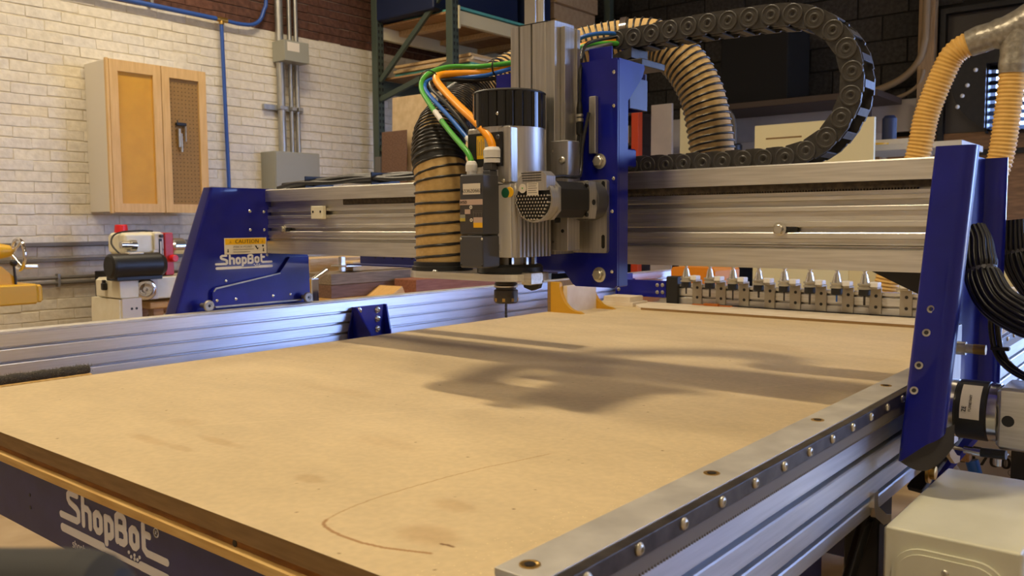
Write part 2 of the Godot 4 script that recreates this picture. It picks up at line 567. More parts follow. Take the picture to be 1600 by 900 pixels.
# ---------------------------------------------------------------- room
func setting() -> void:
	struct("floor", MB.new().bx(-5.85, 3.25, -0.2, 0.0, -7.75, 3.25), M.concrete)
	struct("ground", MB.new().bx(-14, 16, -0.45, -0.22, -24, 8), M.yard)
	struct("ceiling", MB.new().bx(-5.85, 3.25, 4.5, 4.7, -7.75, 3.25), M.ceiling_board)
	struct("wall_front", MB.new().bx(-5.85, 3.25, 0, 4.5, 3.0, 3.25), M.plaster)
	# right wall with an open loading door
	struct("wall_right", MB.new().bx(3.0, 3.25, 0, 4.5, -4.6, 3.0).bx(3.0, 3.25, 2.5, 4.5, -7.2, -4.6).bx(3.0, 3.25, 0, 4.5, -7.5, -7.2), M.plaster)
	# back wall with the fan opening and a second open door
	var wb := MB.new()
	wb.bx(-5.85, -1.40, 0, 4.5, -7.75, -7.51)
	wb.bx(-1.40, -0.95, 0, 1.78, -7.75, -7.51).bx(-1.40, -0.95, 2.30, 4.5, -7.75, -7.51)
	wb.bx(-0.95, 0.15, 0, 4.5, -7.75, -7.51)
	wb.bx(0.15, 1.45, 2.5, 4.5, -7.75, -7.51).bx(1.45, 3.25, 0, 4.5, -7.75, -7.51)
	var back := struct("wall_back", wb, M.mortar_dark)
	var rng := RandomNumberGenerator.new()
	rng.seed = 7
	var blocks := []
	for i in 3: blocks.append(MB.new().box(Vector3.ZERO, Vector3(0.39, 0.19, 0.03), 0.004 + 0.002 * i).mesh())
	var half_block := MB.new().box(Vector3.ZERO, Vector3(0.19, 0.19, 0.03), 0.005).mesh()
	for j in range(10, 17):
		var y := 0.1 + j * 0.2
		for i in 12:
			var x := -5.4 + i * 0.4 + (0.2 if j % 2 else 0.0)
			if x > -1.66: continue
			obj("block", blocks[rng.randi() % 3], M["block_%d" % (rng.randi() % 3)], back, Vector3(x, y, -7.512 + rng.randf() * 0.004))
		if j % 2 == 0: obj("block", half_block, M["block_%d" % (j % 3)], back, Vector3(-1.7, y, -7.511))
	# left wall: old brick, painted white up to 2.59 m
	var left := struct("wall_left", MB.new().bx(-5.85, -5.6035, 0, 2.588, -7.5, 3.0), M.mortar_white)
	obj("upper_mortar", MB.new().bx(-5.85, -5.608, 2.588, 4.5, -7.5, 3.0), M.mortar_red, left)
	var shapes := []
	for i in 5:
		var b := MB.new().box(Vector3.ZERO, Vector3(0.03, 0.0612 + 0.0009 * (i % 3), 0.2084), 0.0025 + 0.0006 * i)
		for k in b.v.size():
			var p := b.v[k]
			b.v[k] = p + Vector3(0.0016 * sin(p.z * 41.0 + i * 2.0), 0.0018 * sin(p.z * 33.0 + i), 0.0015 * sin(p.y * 170.0 + i * 3.0))
		shapes.append(b.mesh())
	var patch := FastNoiseLite.new()
	patch.seed = 31
	var rest_white := MB.new()
	var rest_red := MB.new()
	var single := []
	for j in 66:
		var y := 0.035 + j * 0.066
		for i in 50:
			var z := 2.9 - i * 0.209 - (0.1045 if j % 2 else 0.0)
			if z < -7.35: continue
			var white := y < 2.588 - 0.012 + 0.02 * rng.randf()
			var seen: bool = z > -4.95 and z < -1.95 and y > 0.6 and y < 2.95 - 0.1 * (z + 4.95) / -1.0
			if z > -3.12 and z < -2.72 and y > 1.3 and y < 2.05: seen = false
			var pos := Vector3(-5.6152 + rng.randf() * 0.0028, y + (rng.randf() - 0.5) * 0.0055, z + (rng.randf() - 0.5) * 0.004)
			if seen:
				single.append([pos, white, pos.distance_to(Vector3(0, 1.12, 0))])
			elif y < 3.2:
				(rest_white if white else rest_red).bx(pos.x - 0.015, pos.x + 0.015, pos.y - 0.0305, pos.y + 0.0305, pos.z - 0.1042, pos.z + 0.1042, 0.004)
	single.sort_custom(func(a, b): return a[2] < b[2])
	for k in single.size():
		var pos: Vector3 = single[k][0]
		var white: bool = single[k][1]
		if k < 298:
			var m: Material = M["brick_white_%d" % clampi(int(2.5 + 4.2 * patch.get_noise_2d(pos.z * 60.0, pos.y * 90.0) + (rng.randf() - 0.5) * 1.6), 0, 4)] if white else M["brick_red_%d" % (rng.randi() % 3)]
			obj("brick", shapes[rng.randi() % 5], m, left, pos)
		else:
			(rest_white if white else rest_red).bx(pos.x - 0.015, pos.x + 0.015, pos.y - 0.0305, pos.y + 0.0305, pos.z - 0.1042, pos.z + 0.1042, 0.004)
	var rw := obj("white_brickwork", rest_white, M.brick_white_0, left)
	rw.set_meta("kind", "stuff")
	var rr := obj("red_brickwork", rest_red, M.brick_red_0, left)
	rr.set_meta("kind", "stuff")

# ---------------------------------------------------------------- router table
# rail section: box x0..x1 by y0..y1 with T-slots cut into both faces
func slot_section(x0: float, x1: float, y0: float, y1: float, slots: Array, depth := 0.014) -> PackedVector2Array:
	var p := PackedVector2Array()
	p.append(Vector2(x0 + 0.001, y1)); p.append(Vector2(x1 - 0.001, y1)); p.append(Vector2(x1, y1 - 0.001))
	for g in slots:
		p.append(Vector2(x1, g[1] + 0.0015)); p.append(Vector2(x1 - 0.0012, g[1])); p.append(Vector2(x1 - depth, g[1]))
		p.append(Vector2(x1 - depth, g[0])); p.append(Vector2(x1 - 0.0012, g[0])); p.append(Vector2(x1, g[0] - 0.0015))
	p.append(Vector2(x1, y0)); p.append(Vector2(x0, y0))
	for k in range(slots.size() - 1, -1, -1):
		var g: Array = slots[k]
		p.append(Vector2(x0, g[0] - 0.0015)); p.append(Vector2(x0 + 0.0012, g[0])); p.append(Vector2(x0 + depth, g[0]))
		p.append(Vector2(x0 + depth, g[1])); p.append(Vector2(x0 + 0.0012, g[1])); p.append(Vector2(x0, g[1] + 0.0015))
	p.append(Vector2(x0, y1 - 0.001))
	return p

func button_bolt(r := 0.006) -> ArrayMesh:
	return MB.new().lathe(Vector3.ZERO, Vector3(0, 0, 1), [Vector2(r, 0), Vector2(r, r * 0.2), Vector2(r * 0.75, r * 0.5), Vector2(r * 0.42, r * 0.6), Vector2(r * 0.42, r * 0.25), Vector2(0, r * 0.25)], 12).mesh()

func hex_bolt(r := 0.009) -> ArrayMesh:
	var b := MB.new().lathe(Vector3.ZERO, Vector3(0, 0, 1), [Vector2(r * 1.35, 0), Vector2(r * 1.35, r * 0.2), Vector2(r * 0.8, r * 0.3)], 18)
	b.lathe(Vector3(0, 0, r * 0.2), Vector3(0, 0, 1), [Vector2(r, 0), Vector2(r, r * 0.7), Vector2(r * 0.85, r * 0.85), Vector2(0, r * 0.85)], 6)
	return b.mesh()

const FACE_X := Basis(Vector3(0, 0, -1), Vector3(0, 1, 0), Vector3(1, 0, 0))     # a part drawn facing +z, turned to face +x
const FACE_UP := Basis(Vector3(1, 0, 0), Vector3(0, 0, -1), Vector3(0, 1, 0))   # the same, turned to face up

func rail(t: Node3D, right: bool) -> void:
	var s := 1.0 if right else -1.0
	var cx := -1.1945
	var fx := func(x: float) -> float: return x if right else 2.0 * cx - x
	var slots := [[0.831, 0.8375], [0.8005, 0.8065], [0.772, 0.778]] if right else [[0.8515, 0.857], [0.8195, 0.825], [0.788, 0.794]]
	var xo: float = fx.call(-0.3185)
	var xi: float = fx.call(-0.362)
	var b := MB.new()
	b.prism(slot_section(minf(xo, xi), maxf(xo, xi), 0.755 if right else 0.748, 0.886, slots), "z", -0.395, -3.75)
	var r := obj("side_rail", b, M.shaded_rail_metal if right else M.daylit_rail_metal, t)
	r.set_meta("label", "slotted aluminium side rail")
	# steel cover plate, with countersunk screws
	var pl := obj("cover_plate", MB.new().bx(fx.call(-0.3235), fx.call(-0.3622), 0.886, 0.892, -0.42, -3.7, 0.0008), M.plate_steel, r)
	var screw := MB.new().lathe(Vector3.ZERO, Vector3.UP, [Vector2(0.0075, 0.0), Vector2(0.0075, 0.0006), Vector2(0.0062, 0.0007), Vector2(0.0042, 0.0002), Vector2(0.0, 0.0001)], 16).mesh()
	var sock := MB.new().cyl(Vector3(0, 0.0002, 0), Vector3(0, 0.0009, 0), 0.0042, 10).mesh()
	if right:
		for z in [-0.438, -0.7053, -0.973, -1.2367, -1.50, -1.77]:
			obj("screw_socket", sock, M.dark_steel, obj("plate_screw", screw, M.brass, r, Vector3(-0.3457, 0.892, z)))
	# bearing bar with button bolts, and the gear rack below it
	obj("bearing_bar", MB.new().bx(fx.call(-0.3235), fx.call(-0.3135), 0.8758, 0.8912, -0.405, -3.7, 0.0012), M.dark_steel, r)
	if right:
		var bolt := button_bolt(0.0050)
		for i in 24:
			obj("bolt", bolt, M.zinc, r, Vector3(-0.3135, 0.8842, -0.4574 - 0.0672 * i), FACE_X)
		var rk := MB.new().bx(-0.3225, -0.3152, 0.8640, 0.8757, -0.41, -3.7)
		for i in 330:
			var z := -0.412 - i * 0.0045
			rk.prism(PackedVector2Array([Vector2(z, 0.8641), Vector2(z - 0.0034, 0.8641), Vector2(z - 0.0025, 0.8612), Vector2(z - 0.0009, 0.8612)]), "x", -0.3224, -0.3153)
		obj("gear_rack", rk, M.dusty_rack, r)

func logo(parent: Node, at: Vector3, w: float, bs: Basis, m: Material, extras := true) -> void:
	# rounded lettering over two bars; drawn on a grid 100 units wide
	var k := w / 100.0
	var th := 0.0006
	var lw := 3.3 * k
	var S := func(pts: Array) -> Array:
		var o := []
		for p in pts: o.append(Vector2(p[0], p[1] * 0.72) * k)
		return o
	var ring := func(x: float, y: float, rw: float, rh: float) -> Array:
		return [[[x + rw / 2, y], [x + rw - 2, y], [x + rw, y + 2], [x + rw, y + rh - 2], [x + rw - 2, y + rh], [x + rw / 2, y + rh]], [[x + rw / 2, y + rh], [x + 2, y + rh], [x, y + rh - 2], [x, y + 2], [x + 2, y], [x + rw / 2, y]]]
	var letters := {
		"letter_s": [[[0, 0], [17, 0], [19, 1.5], [19, 6.5], [17, 8.5], [10, 11], [8.5, 13], [8.5, 15.5], [10.5, 17.5], [18, 17.5]]],
		"letter_h": [[[24, 0], [24, 17.5]], [[24, 11.5], [29, 11.5], [31, 9.5], [31, 0]]],
		"letter_o": ring.call(35.8, 0.0, 6.0, 11.5),
		"letter_p": [[[46.6, -5], [46.6, 11.5]], [[46.6, 11.5], [50.5, 11.5], [52.5, 9.5], [52.5, 2], [50.5, 0], [48.6, 0]]],
		"letter_b": [[[57, 0], [57, 15], [59, 17], [61, 17]], [[61, 17], [62.5, 17], [64.5, 15.5], [64.5, 10.5], [62.5, 9], [59.8, 9]], [[62.5, 9], [65, 7], [65, 2], [63, 0], [59.8, 0]]],
		"letter_oo": ring.call(69.8, 1.0, 5.8, 11.0),
		"letter_t": [[[81, 17], [81, 3], [83.5, 0.8], [100, 0.8]], [[81, 12], [86, 12]]],
	}
	var root := node("lettering", parent, at, bs)
	for nm in letters:
		var b := MB.new()
		for i in letters[nm].size(): stroke(b, S.call(letters[nm][i]), lw, th + 0.0001 * i)
		obj("letter", b, m, root)
	var bar := MB.new()
	stroke(bar, S.call([[1, -9], [43, -9]]), lw * 1.25, th)
	stroke(bar, S.call([[43, -9.9], [68, -9.9]]), lw * 0.72, th + 0.0001)
	stroke(bar, S.call([[78, -9], [100, -9]]), lw * 1.25, th)
	stroke(bar, S.call([[66, -9.9], [80, -9.9]]), lw * 0.72, th + 0.0002)
	obj("underline", bar, m, root)
	var dots := MB.new()
	for p in [[67.5, -4.0], [72.5, -4.2], [77, -4.0], [69.5, -6.2], [72.5, -6.6], [75, -6.2]]:
		dots.prism(circle(0.8 * k, 10, Vector2(p[0], p[1] * 0.72) * k), "z", 0, th + 0.0003, true)
	obj("robot_mark", dots, m, root)
	var reg := MB.new()
	var ro := circle(1.9 * k, 18, Vector2(92, 11.5) * k)
	stroke(reg, Array(ro.slice(0, 10)), 0.5 * k, th)
	stroke(reg, Array(ro.slice(9, 18)) + [ro[0]], 0.5 * k, th + 0.0001)
	obj("trademark_ring", reg, m, root)
	text("R", 1.9 * k, m, root, Vector3(92 * k, 11.5 * k, th))

func board_image() -> ImageTexture:
	var w := 1024
	var h := 1664
	var x0 := -1.86
	var dx := 1.49
	var dz := 2.42
	var f1 := FastNoiseLite.new(); f1.seed = 91; f1.frequency = 0.004; f1.fractal_octaves = 4
	var f2 := FastNoiseLite.new(); f2.seed = 92; f2.frequency = 0.09; f2.fractal_octaves = 2
	var f3 := FastNoiseLite.new(); f3.seed = 93; f3.frequency = 0.02; f3.fractal_octaves = 3
	var im := Image.create(w, h, false, Image.FORMAT_RGB8)
	# stains: x, z, half length, half width, strength
	var stains := [[-0.874, -0.655, 0.020, 0.013, 0.11], [-0.66, -0.692, 0.027, 0.016, 0.11], [-0.617, -0.611, 0.032, 0.024, 0.13], [-1.283, -0.724, 0.03, 0.022, 0.06], [-1.224, -0.628, 0.05, 0.012, 0.13], [-1.13, -0.688, 0.05, 0.010, 0.11], [-1.142, -0.633, 0.03, 0.008, 0.09], [-0.93, -0.835, 0.06, 0.02, 0.05], [-1.02, -1.15, 0.08, 0.03, 0.04], [-0.9, -2.1, 0.2, 0.05, 0.04], [-1.3, -1.05, 0.10, 0.02, 0.05]]
	for j in h:
		for i in w:
			var a := f1.get_noise_2d(i * 0.45, j * 1.6)
			var c := f2.get_noise_2d(i, j)
			var d := f3.get_noise_2d(i * 0.5, j)
			var k := 1.0 + 0.035 * a + 0.03 * c + 0.03 * d
			var x := x0 + dx * i / w
			var z := -0.51 - dz * j / h
			var st := 0.0
			for s in stains:
				var ex: float = (x - s[0]) / s[2]
				var ez: float = (z - s[1]) / s[3]
				var q := ex * ex + ez * ez + 0.7 * d
				if q < 2.0: st = maxf(st, s[4] * smoothstep(2.0, 0.0, q))
			im.set_pixel(i, j, Color(0.80 * k * (1 - st * 0.5), 0.715 * k * (1 - st * 0.75), 0.555 * k * (1 - st * 1.0)))
	var draw := func(pts: Array, col: Color, wd: float, amt: float) -> void:
		var r := RandomNumberGenerator.new()
		r.seed = 5
		for q in pts.size() - 1:
			var p0 := Vector2((pts[q][0] - x0) / dx * w, (-0.51 - pts[q][1]) / dz * h)
			var p1 := Vector2((pts[q + 1][0] - x0) / dx * w, (-0.51 - pts[q + 1][1]) / dz * h)
			var steps := int(p0.distance_to(p1) * 2.0) + 1
			for e in steps:
				var p := p0.lerp(p1, float(e) / steps)
				for oy in range(-3, 4):
					for ox in range(-3, 4):
						var dd := Vector2(ox, oy).length()
						if dd > wd + 0.6: continue
						var xx := int(p.x) + ox
						var yy := int(p.y) + oy
						if xx < 0 or yy < 0 or xx >= w or yy >= h: continue
						im.set_pixel(xx, yy, im.get_pixel(xx, yy).lerp(col, amt * clampf(wd + 0.6 - dd, 0, 1) * (0.5 + 0.5 * r.randf())))
	var dark := Color(0.62, 0.46, 0.28)
	# shallow router cuts and scratches
	draw.call(ARC, dark, 0.7, 0.28)
	draw.call(ARC.slice(8, 17), dark, 1.1, 0.4)
	draw.call([[-0.588, -0.601], [-0.571, -0.603]], Color(0.4, 0.27, 0.14), 0.9, 0.5)
	draw.call([[-1.25, -0.72], [-0.7, -1.5], [-0.5, -1.9]], Color(0.95, 0.86, 0.68), 1.2, 0.10)
	draw.call([[-0.52, -0.56], [-0.5, -0.75], [-0.49, -1.0], [-0.52, -1.2], [-0.62, -1.22]], Color(0.9, 0.8, 0.6), 2.2, 0.05)
	draw.call([[-1.3, -1.0], [-0.9, -1.35]], Color(0.95, 0.86, 0.68), 1.2, 0.08)
	var rr := RandomNumberGenerator.new()
	rr.seed = 17
	for e in 170:
		var p := [x0 + dx * rr.randf(), -0.51 - dz * rr.randf()]
		draw.call([p, [p[0] + 0.004 * (rr.randf() - 0.5), p[1] + 0.004 * (rr.randf() - 0.5)]], Color(0.36, 0.26, 0.16), 0.5 + rr.randf() * 0.5, 0.25 + 0.35 * rr.randf())
	# saw dust lying along the right rail
	for e in 1500:
		var x := -0.40 - 0.16 * pow(rr.randf(), 2.0)
		var z := -0.51 - 1.1 * rr.randf()
		im.set_pixel(clampi(int((x - x0) / dx * w), 0, w - 1), clampi(int((-0.51 - z) / dz * h), 0, h - 1), Color(0.9, 0.82, 0.62))
	return ImageTexture.create_from_image(im)

const ARC := [[-0.7029, -0.9376], [-0.7185, -0.8725], [-0.7296, -0.8330], [-0.7397, -0.7706], [-0.7454, -0.7091], [-0.7477, -0.6697], [-0.7465, -0.6294], [-0.7413, -0.5974], [-0.7343, -0.5740], [-0.7274, -0.5643], [-0.7180, -0.5594], [-0.6995, -0.5547], [-0.6761, -0.5523], [-0.6562, -0.5523], [-0.6244, -0.5580], [-0.5985, -0.5680], [-0.5766, -0.5770]]

func router_table() -> void:
	var t := thing("router_table", "long router table with slotted aluminium rails and dark blue lettered front panel", "machine table", Vector3(0, 0, 0))
	rail(t, true)
	rail(t, false)
	# ledger of plywood under the board, and the lettered front panel
	obj("plywood_ledger", MB.new().bx(-1.93, -0.40, 0.7570, 0.7690, -0.60, -0.503, 0.001), M.plywood_x, t)
	var fp := obj("front_panel", MB.new().bx(-1.99, -0.40, 0.6610, 0.7570, -0.530, -0.513, 0.001), M.dull_blue_paint, t)
	logo(fp, Vector3(-1.2530, 0.7118, -0.513), 0.290, Basis.IDENTITY, M.white_print)
	text("shopbottools.com", 0.0105, M.white_print, fp, Vector3(-1.222, 0.6755, -0.5129), Basis.IDENTITY, 1.0, false, true)
	var hole := MB.new().cyl(Vector3.ZERO, Vector3(0, 0, 0.0006), 0.0028, 10).mesh()
	for y in [0.6985, 0.7175]: obj("panel_hole", hole, M.black, fp, Vector3(-1.36, y, -0.513))
	var clip := MB.new().bx(-0.035, 0.035, -0.05, 0.0, 0, 0.004, 0.001)
	obj("panel_clip", clip, M.dull_blue_paint, fp, Vector3(-0.74, 0.728, -0.513))
	# frame under the board
	for z in [-0.56, -1.2, -1.85, -2.5, -3.1]:
		obj("cross_beam", MB.new().bx(-2.0, -0.37, 0.66, 0.7565, z - 0.03, z + 0.03, 0.003), M.dull_blue_paint, t)
	for z in [-0.62, -1.17, -2.4, -3.3]:
		for x in [-0.345, -2.045]:
			obj("leg", MB.new().bx(x - 0.022, x + 0.022, 0.0, 0.755, z - 0.03, z + 0.03, 0.003), M.dark_metal, t)
	obj("gusset", MB.new().prism(PackedVector2Array([Vector2(-1.02, 0.755), Vector2(-0.86, 0.755), Vector2(-0.98, 0.62), Vector2(-1.02, 0.62)]), "x", -0.36, -0.354), M.dull_blue_paint, t)
	# strut hanging from the right rail, with its clips
	var strut := MB.new()
	strut.tube(PackedVector3Array([Vector3(-0.335, 0.735, -1.13), Vector3(-0.36, 0.50, -0.98), Vector3(-0.36, 0.2, -0.93)]), 0.009, 10)
	obj("hose_stay", strut, M.black_gloss, t)
	var clipm := MB.new().prism(PackedVector2Array([Vector2(-1.083, 0.785), Vector2(-1.097, 0.785), Vector2(-1.100, 0.764), Vector2(-1.136, 0.744), Vector2(-1.158, 0.738), Vector2(-1.155, 0.728), Vector2(-1.125, 0.733), Vector2(-1.090, 0.752), Vector2(-1.083, 0.766)]), "x", -0.3185, -0.3125)
	obj("rail_clip", clipm, M.bright_steel, t)
	obj("rail_clip", clipm, M.bright_steel, t, Vector3(0.02, 0.018, -0.29))
	# blue brackets that tie the left rail to the frame
	for z in [-1.765, -3.26]:
		var br := node("rail_bracket", t, Vector3(-2.027, 0, z))
		var poly := PackedVector2Array([Vector2(0.085, 0.74), Vector2(0.085, 0.79), Vector2(0.066, 0.860), Vector2(0.055, 0.868), Vector2(-0.055, 0.868), Vector2(-0.066, 0.860), Vector2(-0.085, 0.80), Vector2(-0.085, 0.74)])
		obj("bracket_plate", MB.new().prism(poly, "x", 0.0, 0.006), M.blue_paint, br)
		obj("bracket_web", MB.new().prism(PackedVector2Array([Vector2(0, 0.868), Vector2(0.02, 0.868), Vector2(0.085, 0.79), Vector2(0.085, 0.74), Vector2(0, 0.74)]), "z", 0.062, 0.067), M.blue_paint, br)
		obj("bracket_web", MB.new().prism(PackedVector2Array([Vector2(0, 0.868), Vector2(0.012, 0.868), Vector2(0.03, 0.79), Vector2(0.03, 0.74), Vector2(0, 0.74)]), "z", -0.066, -0.061), M.blue_paint, br)
		var bolt := button_bolt(0.011)
		for p in [[0.045, 0.856], [-0.03, 0.852], [0.045, 0.828], [-0.03, 0.824], [-0.03, 0.792]]:
			obj("bolt", bolt, M.bright_steel, br, Vector3(0.006, p[1], p[0]), FACE_X)

	# the board that work is cut on
	var sb := thing("spoilboard", "wide tan fibreboard work surface between the rails, with faint cut lines", "board", Vector3(-1.115, 0.7643, -1.7))
	sb.position = Vector3.ZERO
	obj("base_layer", MB.new().bx(-1.86, -0.372, 0.7690, 0.7774, -2.93, -0.5125, 0.0008), M.mdf_edge_dark, sb)
	obj("top_layer", MB.new().bx(-1.857, -0.372, 0.7774, 0.7994, -2.93, -0.51, 0.0006), M.mdf_edge, sb)
	var top := MB.new().bx(-1.857, -0.372, 0.7994, 0.80, -2.93, -0.51)
	for i in top.v.size(): top.u[i] = Vector2((top.v[i].x + 1.86) / 1.49, (-0.51 - top.v[i].z) / 2.42)
	var bm := mat("board_face", Color.WHITE, 0.78)
	bm.albedo_texture = board_image()
	obj("board_face", top, bm, sb)
	var nh := MB.new().cyl(Vector3.ZERO, Vector3(0, 0, 0.0006), 0.0042, 10).mesh()
	for x in [-0.815, -0.652, -0.49]: obj("screw_hole", nh, M.black, sb, Vector3(x, 0.7728, -0.5125))

# ---------------------------------------------------------------- gantry
const ZB := -1.443     # front of the beam
const WEB := 0.8925    # half distance between the uprights, from the middle of the machine
const MID := -1.1945

# bent sheet: plan points (x, z) at two heights, with thickness
func sheet(b: MB, lo: Array, hi: Array, th: float, ylo: Array, yhi: float) -> void:
	var cnt := lo.size()
	var nl := []
	for i in cnt:
		var d: Vector2 = (lo[mini(i + 1, cnt - 1)] - lo[maxi(i - 1, 0)]).normalized()
		nl.append(Vector2(d.y, -d.x))
	for side in [0.0, 1.0]:
		for i in cnt - 1:
			var o0: Vector2 = nl[i] * th * -side
			var o1: Vector2 = nl[i + 1] * th * -side
			var a := Vector3(lo[i].x + o0.x, ylo[i], lo[i].y + o0.y)
			var c := Vector3(lo[i + 1].x + o1.x, ylo[i + 1], lo[i + 1].y + o1.y)
			var d := Vector3(hi[i + 1].x + o1.x, yhi, hi[i + 1].y + o1.y)
			var e := Vector3(hi[i].x + o0.x, yhi, hi[i].y + o0.y)
			var s: float = 1.0 - 2.0 * side
			var n0: Vector3 = Vector3(nl[i].x, 0, nl[i].y) * s
			var n1: Vector3 = Vector3(nl[i + 1].x, 0, nl[i + 1].y) * s
			b.quadn(a, c, d, e, n0, n1, n1, n0)
	for i in cnt - 1:
		var o0: Vector2 = nl[i] * -th
		var o1: Vector2 = nl[i + 1] * -th
		b.quad(Vector3(hi[i].x, yhi, hi[i].y), Vector3(hi[i + 1].x, yhi, hi[i + 1].y), Vector3(hi[i + 1].x + o1.x, yhi, hi[i + 1].y + o1.y), Vector3(hi[i].x + o0.x, yhi, hi[i].y + o0.y), Vector3.UP)
		b.quad(Vector3(lo[i].x, ylo[i], lo[i].y), Vector3(lo[i + 1].x, ylo[i + 1], lo[i + 1].y), Vector3(lo[i + 1].x + o1.x, ylo[i + 1], lo[i + 1].y + o1.y), Vector3(lo[i].x + o0.x, ylo[i], lo[i].y + o0.y), Vector3.DOWN)
	for i in [0, cnt - 1]:
		var o: Vector2 = nl[i] * -th
		var dd := (Vector3(lo[i].x - lo[1 if i == 0 else cnt - 2].x, 0, lo[i].y - lo[1 if i == 0 else cnt - 2].y)).normalized()
		b.quad(Vector3(lo[i].x, ylo[i], lo[i].y), Vector3(hi[i].x, yhi, hi[i].y), Vector3(hi[i].x + o.x, yhi, hi[i].y + o.y), Vector3(lo[i].x + o.x, ylo[i], lo[i].y + o.y), dd)

func upright(t: Node3D, s: float) -> Node3D:
	# s = 1 right, -1 left. channel: web, front flange with a rolled lip, back flange
	var x := MID + s * WEB
	var flo := -1.137
	var fhi := -1.2745
	var plan := [[0.037, -1], [0.0, -1], [0.0, 1], [0.002, 1], [0.006, 1], [0.034, 1], [0.0415, 1], [0.0472, 1], [0.0502, 1], [0.0507, 1]]
	var dz := [0, 0, -0.006, -0.001, 0, 0, -0.0018, -0.0062, -0.0125, -0.024]
	var yl := [0.83, 0.83, 0.815, 0.815, 0.817, 0.842, 0.846, 0.850, 0.853, 0.856]
	var lo := []
	var hi := []
	for i in plan.size():
		var px: float = x + s * plan[i][0]
		if plan[i][1] < 0:
			lo.append(Vector2(px, -1.585)); hi.append(Vector2(px, -1.585))
		else:
			lo.append(Vector2(px, flo + dz[i])); hi.append(Vector2(px, fhi + dz[i]))
	var b := MB.new()
	if s > 0:
		var l2 := lo.duplicate(); var h2 := hi.duplicate(); var y2 := yl.duplicate()
		l2.reverse(); h2.reverse(); y2.reverse()
		sheet(b, l2, h2, 0.004, y2, 1.2205)
	else:
		sheet(b, lo, hi, 0.004, yl, 1.2205)
	return obj("upright", b, M.blue_paint, t)

